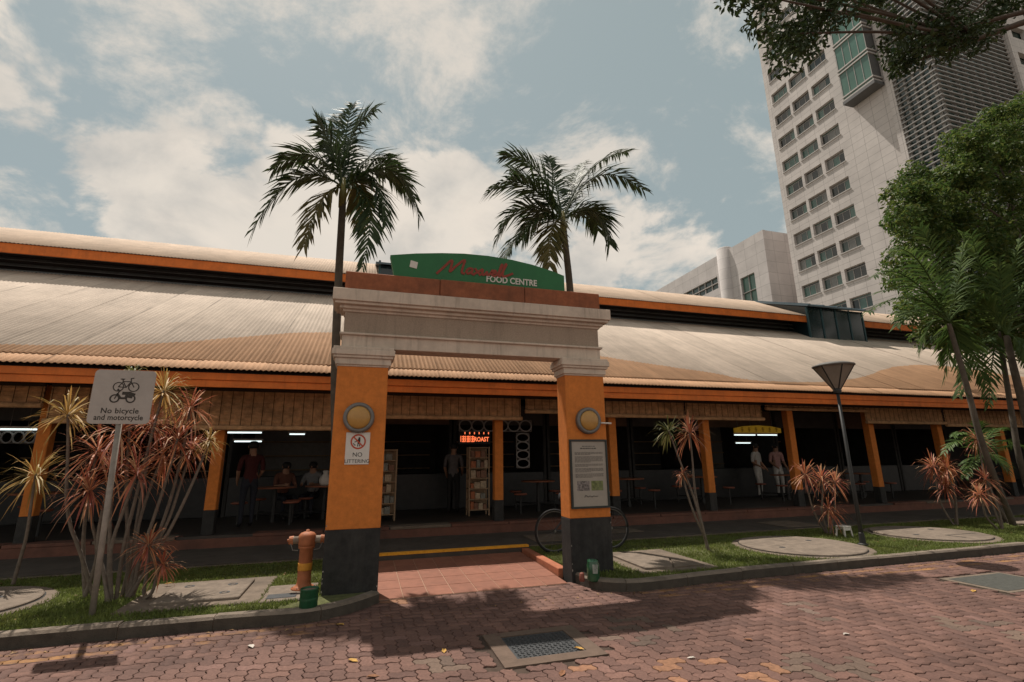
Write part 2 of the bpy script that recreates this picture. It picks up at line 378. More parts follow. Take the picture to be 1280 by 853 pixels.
x0, x1, y0, y1 = -8., 24., .6, 6.6
for j in range(int((y1-y0)/PW)):
    for i in range(int((x1-x0)/PW)):
        kk = (i-j) % 4
        if kk == 0: cx, cy, par = x0+(i+1)*PW, y0+(j+.5)*PW, 0
        elif kk == 3: cx, cy, par = x0+(i+.5)*PW, y0+(j+1)*PW, 1
        else: continue
        if cy > 6.0 and not (-.6 < cx < 3.3): continue
        if any(a-.04 < cx < b+.04 and c-.02 < cy < d+.02 for a, b, c, d in holes): continue
        P = Vector((cx, cy, 0))-Vector((0, 0, H)); dep = P.dot(Vector(_F))
        u = 640+FPX*P.dot(Vector(_R))/max(dep, .01); v = 426.5-FPX*P.dot(Vector(_U))/max(dep, .01)
        vis = dep > .3 and -20 < u < 1300 and v < 860
        kind = 'r'
        if any((Vector((cx, cy, 0))-c).length < r and random.random() < .38 for c, r in grey_c): kind = 'g'
        if any((Vector((cx, cy, 0))-c).length < .09 for c in yel_c): kind = 'y'
        pl.append((0 if vis else 1, P.length, cx, cy, kind, par))
pl.sort()
near = [q for q in pl if q[0] == 0][:300-40]
special = [q for q in pl if q[0] == 0 and q not in near and q[4] != 'r'][:40]
chosen = set(id(q) for q in near+special)
for q in near+special:
    o = instance('paver', pmesh[q[4], q[5]], road, (q[2], q[3], random.uniform(-.0025, .002))); o.rotation_euler = (random.gauss(0, .012), random.gauss(0, .012), random.gauss(0, .012))
rest = [q for q in pl if id(q) not in chosen]
pvA = [np.array(_pv2[0][0]), np.array(_pv2[1][0])]
V = np.concatenate([pvA[q[5]]+np.array([q[2], q[3], random.uniform(-.0025, .002)])+pvA[q[5]][:, [0]]*np.array([[0, random.gauss(0, .01), random.gauss(0, .012)]]) for q in rest])
nv = len(_pv2[0][0])
# n-gon tops and quad sides go into one field through from_pydata-like loops
me = bpy.data.meshes.new('paver_field')
loops = []; starts = []; c = 0
flat = [k for f in _pf for k in f]; lens = [len(f) for f in _pf]; st = np.cumsum([0]+lens[:-1])
nf = len(rest)
LI = (np.array(flat)[None, :]+(np.arange(nf)*nv)[:, None]).ravel(); LS = (st[None, :]+(np.arange(nf)*len(flat))[:, None]).ravel()
me.vertices.add(len(V)); me.vertices.foreach_set('co', V.astype(np.float32).ravel())
me.loops.add(len(LI)); me.loops.foreach_set('vertex_index', LI.astype(np.int32)); me.polygons.add(len(LS)); me.polygons.foreach_set('loop_start', LS.astype(np.int32))
me.update(calc_edges=True); me.materials.append(PAV_I)
o = bpy.data.objects.new('paver_field', me); C.objects.link(o); o.parent = road; o['kind'] = 'stuff'
fm = MB()
for a, b, c_, d in ((-40, -8, -20, 6.0), (24.1, 60, -20, 6.0), (-8, 24.1, -20, .6)): fm.add([(a, c_, -.003), (b, c_, -.003), (b, d, -.003), (a, d, -.003)], [(0, 1, 2, 3)])
fm.build('far_paving', PAV_FAR, road)

# kerbs
def resample(path, step):
    out = [Vector(path[0])]; acc = 0
    pts = [Vector(p) for p in path]
    for a, b in zip(pts[:-1], pts[1:]):
        d = (b-a).length; t = step-acc
        while t <= d: out.append(a+(b-a)*t/d); t += step
        acc = (acc+d) % step
    out.append(pts[-1]); return out
def smooth_path(p, n=3):
    p = [Vector(q) for q in p]
    for _ in range(n):
        q = [p[0]]
        for a, b in zip(p[:-1], p[1:]): q += [a*.75+b*.25, a*.25+b*.75]
        p = q+[p[-1]]
    return p
def ground_pts(px): return [onz(u, v, 0).to_2d() for u, v in px]
kl = [(-14, 5.97), (-5, 5.97), (-1.2, 5.97)]+[tuple(p) for p in ground_pts([(375, 781), (412, 774), (442, 766), (474, 754)])]
kr = [tuple(p) for p in ground_pts([(716, 727), (730, 734), (750, 739), (782, 741), (825, 737.5)])]+[(4.6, 5.97), (8, 6.0), (26, 6.0), (40, 6.0)]
KW = .12
def kerb(name, path, side):
    root = thing(name, (path[0][0], path[0][1], 0), None, None, kind='structure')
    p = resample(smooth_path(path, 3), .05)
    n = len(p); nor = []
    for i in range(n):
        t = (p[min(i+1, n-1)]-p[max(i-1, 0)]).normalized(); nor.append(Vector((-t.y, t.x)))
    i = 0; L = 18
    while i < n-1:
        e = min(i+L+random.choice((-2, 0, 2)), n-1)
        ids = list(range(i, e+1, 2 if (p[i].y-5.97)**2+(p[e].y-5.97)**2 > .0008 else max(1, e-i)))
        if ids[-1] != e: ids.append(e)
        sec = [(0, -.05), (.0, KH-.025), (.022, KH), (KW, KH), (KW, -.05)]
        dz = random.uniform(-.006, .006); dn = random.uniform(-.006, .006)
        vs = []; fs = []
        for j, k in enumerate(ids):
            sh = .006 if j == 0 else (-.006 if j == len(ids)-1 else 0)
            t = Vector((nor[k].y, -nor[k].x))
            for a, z in sec: q = p[k]+nor[k]*(a+dn)+t*sh; vs.append((q.x, q.y, z+dz if z > 0 else z))
        ns = len(sec)
        for j in range(len(ids)-1): fs += [(j*ns+k, (j+1)*ns+k, (j+1)*ns+k+1, j*ns+k+1) for k in range(ns-1)]
        fs += [tuple(range(ns)), tuple((len(ids)-1)*ns+k for k in range(ns))[::-1]]
        mbx = MB().add(vs, fs); mbx.fix = True
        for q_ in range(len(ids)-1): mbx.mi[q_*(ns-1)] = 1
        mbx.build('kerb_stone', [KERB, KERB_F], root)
        i = e
    # mortar core behind the joints
    cv = []; cf = []
    for k in range(0, n, 2):
        for a, z in ((.012, -.04), (.012, KH-.012), (KW-.01, KH-.012)): q = p[k]+nor[k]*a; cv.append((q.x, q.y, z))
    for k in range(len(cv)//3-1): cf += [(k*3, k*3+3, k*3+4, k*3+1), (k*3+1, k*3+4, k*3+5, k*3+2)]
    MB().add(cv, cf).build('mortar', CONC_L, root)
    return p, nor
pL, nL = kerb('kerb', kl, 1)
pR, nR = kerb('kerb', kr, 1)

# verges: soil sheets with grass
VZ = .105; VB = 8.70
def verge(p, nor):
    vs = []; fs = []
    for k in range(0, len(p), 2):
        q = p[k]+nor[k]*(KW-.02); vs += [(q.x, q.y, VZ-.01), (q.x, max(q.y+.05, VB), VZ)]
    for k in range(len(vs)//2-1): fs.append((2*k, 2*k+2, 2*k+3, 2*k+1))
    return struct(MB().add(vs, fs).build('verge', SOIL))
verge(pL, nL); verge(pR, nR)

discs = [(7.24, 7.14, .95, 1.07), (10.6, 7.36, .93, 1.06), (-4.27, 7.25, .87, 1.0), (14.6, 7.45, .9, 1.02)]
rects = [(-2.36, -.98, 6.42, 7.72), (-.98, -.42, 6.38, 7.12), (3.66, 4.88, 6.24, 7.72)]
def grass(x0, x1, n, ymin=6.07):
    x = rng.uniform(x0, x1, n); y = rng.uniform(ymin, VB+.02, n)
    keep = np.ones(n, bool)
    for cx, cy, r, R in discs: keep &= (x-cx)**2+(y-cy)**2 > (R-.03)**2
    for a, b, c_, d in rects: keep &= ~((x > a+.02) & (x < b-.02) & (y > c_+.02) & (y < d-.02))
    for a, b in ((-.37, .28), (2.77, 3.40)): keep &= ~((x > a) & (x < b) & (y > 6.52) & (y < 6.86))
    keep &= ~((x > .2) & (x < 2.85)); 
    # stay behind the curved kerb
    keep &= ~((x > -.75) & (x < .3) & (y < 6.0+KW+.08+.75*np.clip((x+.75)/1.0, 0, 1)))
    keep &= ~((x > 2.7) & (x < 3.35) & (y < 6.12+.45*np.clip((3.35-x)/.65, 0, 1)))
    # thin, worn patches
    patch = np.sin(x*2.1+1.3*np.sin(y*1.7))*np.sin(y*2.6+.8*np.sin(x*1.3)+.5)
    keep &= rng.uniform(-1.2, .9, n) < patch+.75
    x, y = x[keep], y[keep]; n = len(x)
    h = rng.uniform(.014, .036, n)*(1+.5*(rng.random(n) < .04)); a = rng.uniform(0, 2*np.pi, n); w = rng.uniform(.003, .006, n); lean = rng.uniform(.2, 1.1, n)*h; la = rng.uniform(0, 2*np.pi, n)
    b1 = np.stack([x-w*np.cos(a), y-w*np.sin(a), np.full(n, VZ-.012)], 1); b2 = np.stack([x+w*np.cos(a), y+w*np.sin(a), np.full(n, VZ-.012)], 1)
    m1 = np.stack([x+lean*.4*np.cos(la)-w*.8*np.cos(a), y+lean*.4*np.sin(la)-w*.8*np.sin(a), VZ+h*.65], 1); m2 = m1+np.stack([1.6*w*np.cos(a), 1.6*w*np.sin(a), 0*a], 1)
    tp = np.stack([x+lean*np.cos(la), y+lean*np.sin(la), VZ+h], 1)
    V = np.stack([b1, b2, m2, m1, tp, tp+.0006], 1).reshape(-1, 3); i = np.arange(n)[:, None]*6
    Fq = np.concatenate([i+np.array([[0, 1, 2, 3]]), i+np.array([[3, 2, 5, 4]])]); return V, Fq
GR = mat('short_green_grass', (.15, .185, .045), .7, .45, 3.5, trans=.4, dirt=.35, dirtcol=(.19, .15, .05))
for k, (a, b, n) in enumerate(((-8, .3, 90000), (2.75, 20, 120000))):
    V, Fq = grass(a, b, n)
    np_mesh('grass', V, Fq, GR, None, label=('short worn grass left of the gateway around the cordylines', 'short grass strip between lamp post and food hall')[k], category='grass', kind='stuff')

# apron and plinth in front of the hall
struct(MB().box(-16, 40, 8.74, 10.32, -.03, .145).build('apron', APRON))
struct(MB().box(-16, .25, VB, 8.735, -.03, .13, bev=.008).build('drain_edge', CONC))
struct(MB().box(2.80, 40, VB, 8.735, -.03, .13, bev=.008).build('drain_edge', CONC))
# pale paving slabs lying on the dark apron
for u, v, w, d in ((690, 672, .9, .8), (985, 655, .9, .9), (515, 690, .55, .3), (770, 664, 1.0, .5)):
    P = onz(u, v, .15); struct(MB().box(P.x-w/2, P.x+w/2, max(P.y-d/2, 8.76), min(P.y+d/2, 10.3), .145, .155, bev=.004).build('paving_slab', CONC))

# tiled ramp through the gateway
ramp = thing('ramp', (1.5, 7.5, 0), None, None, kind='structure')
RX0, RX1, RY0, RY1 = .275, 2.70, 6.50, 8.56
def rz(y): return .006+(y-RY0)/(RY1-RY0)*.055
MB().add([(RX0, RY0, 0), (RX1, RY0, 0), (RX1, RY1, .0), (RX0, RY1, 0), (RX0, RY0, rz(RY0)), (RX1, RY0, rz(RY0)), (RX1, RY1, rz(RY1)), (RX0, RY1, rz(RY1))],
         [(4, 5, 6, 7), (0, 1, 5, 4), (1, 2, 6, 5), (3, 0, 4, 7), (2, 3, 7, 6)]).build('grout_bed', GROUT, ramp)
tw = (RX1-RX0)/8; td = (RY1-RY0)/5
tl = MB(); hx, hy = tw/2-.004, td/2-.004; sl_ = .055/(RY1-RY0)
tl.add([(-hx, -hy, -.002-hy*sl_), (hx, -hy, -.002-hy*sl_), (hx, hy, -.002+hy*sl_), (-hx, hy, -.002+hy*sl_), (-hx+.003, -hy+.003, .004-hy*sl_), (hx-.003, -hy+.003, .004-hy*sl_), (hx-.003, hy-.003, .004+hy*sl_), (-hx+.003, hy-.003, .004+hy*sl_)],
       [(4, 5, 6, 7), (0, 1, 5, 4), (1, 2, 6, 5), (2, 3, 7, 6), (3, 0, 4, 7)])
tme = mesh_only(tl, 'tile', TILE)
for i in range(8):
    for j in range(5):
        x, y = RX0+(i+.5)*tw, RY0+(j+.5)*td
        instance('tile', tme, ramp, (x, y, rz(y)+random.uniform(0, .002)))
MB().box(2.715, 2.845, 6.87, 8.55, -.02, .12, bev=.01).build('side_kerb', REDKERB, ramp)
MB().box(.20, 2.86, 8.565, 8.738, -.02, .165, bev=.006).build('step', APRON, ramp)
MB().box(.21, 2.85, 8.558, 8.66, .135, .1685).build('yellow_line', YELLOWP, ramp)

# covers and slabs
def disc_cover(cx, cy, r, R, label, crack):
    t = thing('manhole_cover', (cx, cy, VZ), label, 'manhole cover')
    MB().lathe([(R+.02, VZ-.05), (R, VZ+.006), (R-.02, VZ+.012), (0.02, VZ+.012)], (cx, cy, 0), 40).build('surround', CONC, t)
    MB().lathe([(r+.016, VZ+.0), (r+.016, VZ+.0145), (r-.05, VZ+.0146)], (cx, cy, 0), 48).build('gap', DARKM, t)
    MB().lathe([(r, VZ+.0), (r, VZ+.03), (r-.012, VZ+.038), (.02, VZ+.04)], (cx, cy, 0), 48).build('lid', CONC_L, t)
    for a in (.5, 3.4):
        MB().lathe([(.05, VZ+.039), (.05, VZ+.0425), (.03, VZ+.0425), (.028, VZ+.040)], (cx+.55*r*math.cos(a), cy+.55*r*math.sin(a), 0), 12).build('lifting_eye', CAST, t)
    if crack:
        MB().box(cx-.1, cx+r*.75, cy-.42*r, cy-.40*r, VZ+.030, VZ+.0425).build('seam', BLACKP, t)
        MB().box(cx-.1, cx-.07, cy-.75*r, cy-.40*r, VZ+.030, VZ+.0425).build('seam', BLACKP, t)
disc_cover(*discs[0], 'round concrete cover in the grass beside the lamp post', False)
disc_cover(*discs[1], 'round concrete cover with seams lying beyond the lamp post', True)
disc_cover(*discs[2], 'round concrete cover in the grass beside the bicycle ban sign', False)
disc_cover(*discs[3], 'round concrete cover beside the palm trunks', False)
t = thing('inspection_slab', (-1.66, 7.03, VZ), 'square concrete inspection slab between cordylines and fire hydrant', 'slab')
MB().box(*rects[0], VZ-.05, VZ+.012, bev=.008).build('surround', CONC, t)
MB().box(-2.08, -1.22, 6.6, 7.5, VZ+.0, VZ+.042, bev=.008).build('lid', CONC_L, t)
for x, y in ((-1.42, 6.85), (-1.42, 7.25), (-1.9, 7.3)):
    MB().lathe([(.055, VZ+.040), (.055, VZ+.046), (.035, VZ+.046), (.033, VZ+.041)], (x, y, 0), 12).build('lifting_eye', CAST, t)
t = thing('hydrant_slab', (-.7, 6.75, VZ), 'small concrete pad under the fire hydrant', 'slab')
MB().box(*rects[1], VZ-.05, VZ+.016, bev=.01).build('pad', CONC_L, t)
MB().box(-.93, -.62, 6.48, 6.66, VZ+.01, VZ+.022, bev=.004).build('valve_lid', CAST, t)
t = thing('broken_slab', (4.25, 6.95, VZ), 'cracked square concrete slab in the grass beside the bicycle', 'slab')
MB().box(*rects[2], VZ-.05, VZ+.010, bev=.008).build('surround', CONC, t)
MB().prism_z([(3.8, 6.4), (4.2, 6.36), (4.5, 6.9), (4.3, 7.5), (3.82, 7.4)], VZ, VZ+.035).build('fragment', CONC_L, t)
MB().prism_z([(4.23, 6.36), (4.72, 6.38), (4.75, 7.5), (4.34, 7.5), (4.54, 6.9)], VZ, VZ+.028).build('fragment', CONC, t)
t = thing('drain_cover', (1.64, 4.58, 0), 'dark cast iron drain cover in a concrete frame before the gateway', 'drain cover')
a, b, c_, d = 1.18, 2.08, 4.19, 4.97
fr = MB(); A, B, Cc, D = 1.325, 1.945, 4.325, 4.86
fr.box(a, b, c_, Cc, -.03, .004).box(a, b, D, d, -.03, .004).box(a, A, Cc, D, -.03, .004).box(B, b, Cc, D, -.03, .004)
fr.build('frame', mat('drain_frame_concrete', (.125, .085, .064), .95, .2, 9, .4, 70, dirt=.5, dirtcol=(.1, .07, .05)), t)
MB().box(A, B, Cc, D, -.03, -.004).build('lid', CAST, t)
rb = MB(); nx, ny = 14, 12
for i in range(nx):
    for j in range(ny):
        x = A+.02+(i+.5)*(B-A-.04)/nx; y = Cc+.02+(j+.5)*(D-Cc-.04)/ny; s_ = 1 if (i+j) % 2 else -1; w, h = (.015, .006) if s_ > 0 else (.006, .015)
        rb.box(x-w, x+w, y-h, y+h, -.005, .002)
rb.build('tread_ribs', CAST, t, kind='stuff')
t = thing('road_cover', (8.0, 4.76, 0), 'dark rectangular road cover set in pavers beyond the lamp post', 'road cover')
MB().box(7.44, 8.60, 4.38, 5.14, -.03, .002).build('frame', CONC, t)
MB().box(7.52, 8.52, 4.44, 5.08, -.0, .006, bev=.002).build('lid', mat('dark_concrete_lid', (.06, .06, .052), .9, .3, 20, .4), t)

# ================================================================ food hall
hall = thing('food_hall', (4, 10.4, 0), 'long low food hall with corrugated cream and orange roof and raised ridge', 'building')
EY, EZ, SLP = 9.15, 3.10, .55
RTY = 15.4; RTZ = EZ+SLP*(RTY-EY)
HX0, HX1 = -15., 39.
def onroof(u, v):
    d = ray(u, v); t_ = (EZ-H-SLP*EY)/(d[2]-SLP*d[1]); return Vector(_O+d*t_)
wave_px = [(0, 436), (150, 436), (220, 433), (300, 426), (413, 420), (560, 424), (700, 440), (761, 451), (837, 462.5), (895, 471), (952, 480), (1002, 482), (1055, 479), (1085, 474), (1110, 465), (1135, 460.5), (1167, 460), (1235, 467.5), (1262, 472)]
wave = [(onroof(*p).x, onroof(*p).y) for p in wave_px]
WX0, WX1, WY0, WY1 = -16., 40., 8.5, 14.5
CP = .085; NC = 12; SW = CP*NC
def roof_material():
    m = bpy.data.materials.new('painted_corrugated_sheet'); m.use_nodes = True; N = m.node_tree.nodes; L = m.node_tree.links; b = N['Principled BSDF']
    b.inputs['Roughness'].default_value = .85; b.inputs['Specular IOR Level'].default_value = .25
    g = N.new('ShaderNodeNewGeometry'); sp = N.new('ShaderNodeSeparateXYZ'); L.new(g.outputs['Position'], sp.inputs[0])
    mx_ = N.new('ShaderNodeMapRange'); mx_.inputs[1].default_value = WX0; mx_.inputs[2].default_value = WX1; L.new(sp.outputs[0], mx_.inputs[0])
    fc = N.new('ShaderNodeFloatCurve'); cv = fc.mapping.curves[0]; fc.mapping.use_clip = False
    pts = [(WX0, wave[0][1]+.1)]+wave+[(WX1, wave[-1][1]-.3)]
    pts = [((x-WX0)/(WX1-WX0), (y-WY0)/(WY1-WY0)) for x, y in pts]
    cv.points[0].location = pts[0]; cv.points[1].location = pts[-1]
    for q in pts[1:-1]: cv.points.new(*q)
    fc.mapping.update(); L.new(mx_.outputs[0], fc.inputs['Value'])
    my = N.new('ShaderNodeMapRange'); my.inputs[1].default_value = WY0; my.inputs[2].default_value = WY1; my.clamp = False; L.new(sp.outputs[1], my.inputs[0])
    nz = N.new('ShaderNodeTexNoise'); nz.inputs['Scale'].default_value = 7; nz.inputs['Detail'].default_value = 6; L.new(g.outputs['Position'], nz.inputs['Vector'])
    w = N.new('ShaderNodeMath'); w.operation = 'MULTIPLY_ADD'; w.inputs[1].default_value = .02; L.new(nz.outputs[0], w.inputs[0]); L.new(fc.outputs[0], w.inputs[2])
    lt = N.new('ShaderNodeMath'); lt.operation = 'GREATER_THAN'; L.new(my.outputs[0], lt.inputs[0]); L.new(w.outputs[0], lt.inputs[1])
    mc = N.new('ShaderNodeMix'); mc.data_type = 'RGBA'; mc.inputs[6].default_value = (.67, .395, .235, 1); mc.inputs[7].default_value = (.68, .555, .455, 1); L.new(lt.outputs[0], mc.inputs[0])
    # stains running down the slope, lichen, per-sheet tone
    mp = N.new('ShaderNodeMapping'); mp.inputs['Scale'].default_value = (6, .5, .5); L.new(g.outputs['Position'], mp.inputs[0])
    n1 = N.new('ShaderNodeTexNoise'); n1.inputs['Scale'].default_value = 1.5; n1.inputs['Detail'].default_value = 8; n1.inputs['Roughness'].default_value = .7; L.new(mp.outputs[0], n1.inputs['Vector'])
    n2 = N.new('ShaderNodeTexNoise'); n2.inputs['Scale'].default_value = 1.1; n2.inputs['Detail'].default_value = 10; n2.inputs['Roughness'].default_value = .75; L.new(g.outputs['Position'], n2.inputs['Vector'])
    oi = N.new('ShaderNodeObjectInfo')
    def mr(x, a, b_, lo, hi):
        r = N.new('ShaderNodeMapRange'); r.inputs[1].default_value = a; r.inputs[2].default_value = b_; r.inputs[3].default_value = lo; r.inputs[4].default_value = hi; L.new(x, r.inputs[0]); return r.outputs[0]
    def mu(x, y):
        v = N.new('ShaderNodeMath'); v.operation = 'MULTIPLY'; L.new(x, v.inputs[0]); L.new(y, v.inputs[1]); return v.outputs[0]
    k = mu(mu(mr(n1.outputs[0], .3, .7, .82, 1.06), mr(n2.outputs[0], .38, .78, 1.05, .74)), mr(oi.outputs['Random'], 0, 1, .90, 1.06))
    # grime caught in the side laps of each sheet
    tco = N.new('ShaderNodeTexCoord'); so_ = N.new('ShaderNodeSeparateXYZ'); L.new(tco.outputs['Object'], so_.inputs[0])
    lap = mr(so_.outputs[0], -SW/2+.004, -SW/2+.03, 1, 0); n5 = N.new('ShaderNodeTexNoise'); n5.inputs['Scale'].default_value = .9; n5.inputs['Detail'].default_value = 4; L.new(g.outputs['Position'], n5.inputs['Vector'])
    lapk = mu(lap, mr(n5.outputs[0], .42, .6, .1, .6)); inv = N.new('ShaderNodeMath'); inv.operation = 'SUBTRACT'; inv.inputs[0].default_value = 1; L.new(lapk, inv.inputs[1]); k = mu(k, inv.outputs[0])
    vm = N.new('ShaderNodeVectorMath'); vm.operation = 'SCALE'; L.new(mc.outputs[2], vm.inputs[0]); L.new(k, vm.inputs['Scale'])
    L.new(vm.outputs[0], b.inputs['Base Color']); return m
ROOFM = roof_material()
ROOFU = mat('cream_corrugated_ridge_sheet', (.58, .43, .32), .85, .12, 3, dirt=.35, dirtcol=(.25, .19, .14), obj_rand=.05)
def sheet_mesh(name, length_y, m, amp=.0085, seg=5):
    xs = np.linspace(0, SW+.05, NC*seg+2+1); vs = []; fs = []
    for yy in (0, length_y):
        for x in xs: vs.append((x-SW/2, yy, yy*SLP+amp*math.cos(2*math.pi*x/CP)))
    for x in xs: vs.append((x-SW/2, 0, -.012+amp*math.cos(2*math.pi*x/CP)))
    n = len(xs); fs = [(k, k+1, n+k+1, n+k) for k in range(n-1)]+[(2*n+k, 2*n+k+1, k+1, k) for k in range(n-1)]
    me = mesh_only(MB().add(vs, fs), name, m); me.shade_smooth(); return me
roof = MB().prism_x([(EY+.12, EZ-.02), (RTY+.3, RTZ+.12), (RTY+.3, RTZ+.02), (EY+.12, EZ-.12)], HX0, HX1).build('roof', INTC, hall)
lowm = sheet_mesh('roof_sheet', .42, ROOFM); upm = sheet_mesh('roof_sheet', RTY-EY-.33, ROOFM)
ns = int((HX1-HX0)/SW)+1
for i in range(ns):
    x = HX0+(i+.5)*SW
    o = instance('roof_sheet', lowm, roof, (x, EY+random.uniform(-.012, .012), EZ+.035+random.uniform(-.004, .004)))
    o = instance('roof_sheet', upm, roof, (x, EY+.33+random.uniform(-.015, .01), EZ+.33*SLP+.058+random.uniform(-.003, .003)))
    o.rotation_euler.x = random.gauss(0, .0004)
UY = 14.7; UZ = 1.6+.3739*UY
RGY = 17.25; RGZ = UZ+SLP*(RGY-UY)
uroof = MB().prism_x([(UY+.08, UZ-.03), (RGY, RGZ-.03), (RGY+2.6, UZ-.1), (RGY+2.6, UZ-.22), (RGY, RGZ-.15), (UY+.08, UZ-.15)], HX0, HX1).build('ridge_roof', INTC, hall)
rm = sheet_mesh('roof_sheet', RGY-UY+.03, ROOFU)
for i in range(ns): instance('roof_sheet', rm, uroof, (HX0+(i+.5)*SW, UY-.03+random.uniform(-.01, .01), UZ+.01))
# fascias, gutter
MB().box(HX0, HX1, EY+.10, EY+.14, 2.955, 3.075, bev=.004).build('fascia', ORANGE_TRIM, hall)
MB().box(HX0, HX1, EY+.125, EY+.165, 2.835, 2.953, bev=.004).build('fascia', ORANGE_TRIM, hall)
MB().box(HX0, HX1, UY+.0, UY+.05, 1.6+.3564*UY, UZ-.005, bev=.004).build('fascia', ORANGE_TRIM, hall)
LOUV = mat('clerestory_slats', (.15, .165, .17), .7, .2, 3)
for k in range(5):
    z = RTZ+.03+k*.17
    MB().add([(HX0, RTY+.12, z+.1), (HX1, RTY+.12, z+.1), (HX1, RTY+.02, z), (HX0, RTY+.02, z), (HX0, RTY+.13, z+.09), (HX1, RTY+.13, z+.09), (HX1, RTY+.03, z-.01), (HX0, RTY+.03, z-.01)],
             [(3, 2, 1, 0), (4, 5, 6, 7), (3, 7, 6, 2), (0, 1, 5, 4)]).build('clerestory_slat', LOUV, hall)
MB().box(HX0, HX1, RTY+.22, RTY+.3, RTZ-.2, RTZ+.95).build('clerestory_wall', INT, hall)
MB().box(HX0, HX1, RTY-.06, RTY+.015, RTZ-.02, RTZ+.06).build('flashing', LOUV, hall)
# floor, plinth, walls
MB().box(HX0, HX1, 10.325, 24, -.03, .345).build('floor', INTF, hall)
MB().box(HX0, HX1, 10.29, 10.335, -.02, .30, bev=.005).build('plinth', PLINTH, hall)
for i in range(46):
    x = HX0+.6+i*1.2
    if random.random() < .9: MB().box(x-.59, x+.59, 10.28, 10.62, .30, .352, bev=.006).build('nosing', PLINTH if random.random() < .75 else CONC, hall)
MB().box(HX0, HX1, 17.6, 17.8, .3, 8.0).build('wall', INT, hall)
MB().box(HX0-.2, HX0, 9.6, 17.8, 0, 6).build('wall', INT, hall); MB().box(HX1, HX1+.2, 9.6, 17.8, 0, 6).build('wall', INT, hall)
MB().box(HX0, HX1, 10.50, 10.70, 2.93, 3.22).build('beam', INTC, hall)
colx = [-13.35, -10.65, -7.95, -5.25, -2.57, .13, 2.84, 5.6, 8.2, 10.88, 13.7, 16.4, 19.1, 21.8, 24.5, 27.2, 29.9, 32.6, 35.3]
for x in colx:
    c0 = MB().box(x-.095, x+.095, 10.46, 10.65, .76, 2.95, bev=.01).build('column', ORANGE, hall)
    MB().box(x-.10, x+.10, 10.455, 10.655, .34, .765, bev=.01).build('column_base', BLACKP, c0)
# teal glazed roof monitors
TEAL = mat('teal_frame', (.035, .085, .10), .5, .15, 4); TGL = mat('teal_glass', (.012, .028, .034), .15, .2, 1, spec=.6); TROOF = mat('teal_monitor_roof', (.10, .14, .165), .45, .12, 2, dirt=.2)
def monitor(x0, x1, label):
    t = thing('roof_monitor', ((x0+x1)/2, 15.2, 6.4), label, 'roof monitor')
    yb, zt, zb = 14.62, 1.6+.405*14.62, EZ+SLP*(14.62-EY)-.05
    body = MB().prism_x([(yb+.06, zb), (yb+.06, zt-.05), (RGY+.8, RGZ+.25), (RGY+.8, zb+.5)], x0+.03, x1-.03).build('side_panels', TGL, t)
    n = 4; w = (x1-x0)/n
    for i in range(n): MB().box(x0+i*w+.03, x0+(i+1)*w-.03, yb+.03, yb+.055, zb+.02, zt-.09).build('pane', TGL, t)
    for i in range(n+1): MB().box(x0+i*w-.03, x0+i*w+.03, yb, yb+.07, zb, zt-.06).build('mullion', TEAL, t)
    MB().prism_x([(yb-.15, zt-.09), (yb-.15, zt-.03), (RGY+.9, RGZ+.33), (RGY+.9, RGZ+.27)], x0-.12, x1+.12).build('roof_panel', TROOF, t)
    for i in range(n+1): MB().prism_x([(yb-.16, zt-.025), (yb-.16, zt+.02), (RGY+.9, RGZ+.38), (RGY+.9, RGZ+.335)], x0+i*w-.03, x0+i*w+.03).build('rib', TROOF, t)
pa = ony(1011, 400, 14.62); pb = ony(1079, 400, 14.62)
monitor(pa.x, pb.x, 'teal glazed monitor box on the hall roof below the white tower')
pc = ony(474, 335, 15.6); monitor(pc.x, pc.x+3.0, 'teal glazed monitor on the hall roof behind the green sign')

# ================================================================ gateway
gate = thing('gateway', (1.5, 6.69, 0), 'orange pillared gateway with pale concrete lintel and black pillar bases', 'gateway')
GF, GB = 6.53, 6.856
for (xa, xb) in ((-.362, .272), (2.774, 3.391)):
    p0 = MB().box(xa, xb, GF, GB, .803, 2.80, bev=.008).build('pillar', ORANGE, gate)
    MB().box(xa-.002, xb+.002, GF-.002, GB+.002, -.03, .805, bev=.008).build('pillar_base', BLACKP, p0)
    cp = MB()
    for pr, za, zb in ((.012, 2.785, 2.81), (.03, 2.808, 2.895), (.055, 2.893, 2.93), (.075, 2.928, 3.005), (.06, 3.003, 3.04)): cp.box(xa-pr, xb+pr, GF-pr, GB+pr, za, zb, bev=.006)
    cp.build('capital', CONC_W, p0)
bx0, bx1 = -.335, 3.365
lin = MB().box(bx0, bx1, GF+.01, GB-.01, 3.035, 3.21, bev=.006).build('architrave', CONC_W, gate)
MB().box(bx0-.03, bx1+.03, GF-.025, GB+.025, 3.205, 3.235, bev=.006).build('fillet', CONC_W, lin)
MB().box(bx0+.015, bx1-.015, GF+.022, GB-.022, 3.23, 3.58).build('frieze', FRIEZE, gate)
cor = MB()
for pr, za, zb in ((.01, 3.52, 3.56), (.05, 3.555, 3.60), (.11, 3.60, 3.64), (.14, 3.638, 3.80)): cor.box(bx0-pr, bx1+pr, GF-pr+.01, GB+pr-.01, za, zb, bev=.006)
cor.build('cornice', CONC_W, gate)
for xa, xb in ((-.34, .915), (.922, 2.165), (2.172, 3.38)): MB().box(xa, xb, GF-.03, GB+.03, 3.795, 4.075+random.uniform(-.004, .004), bev=.008).build('parapet_block', BROWN, gate)

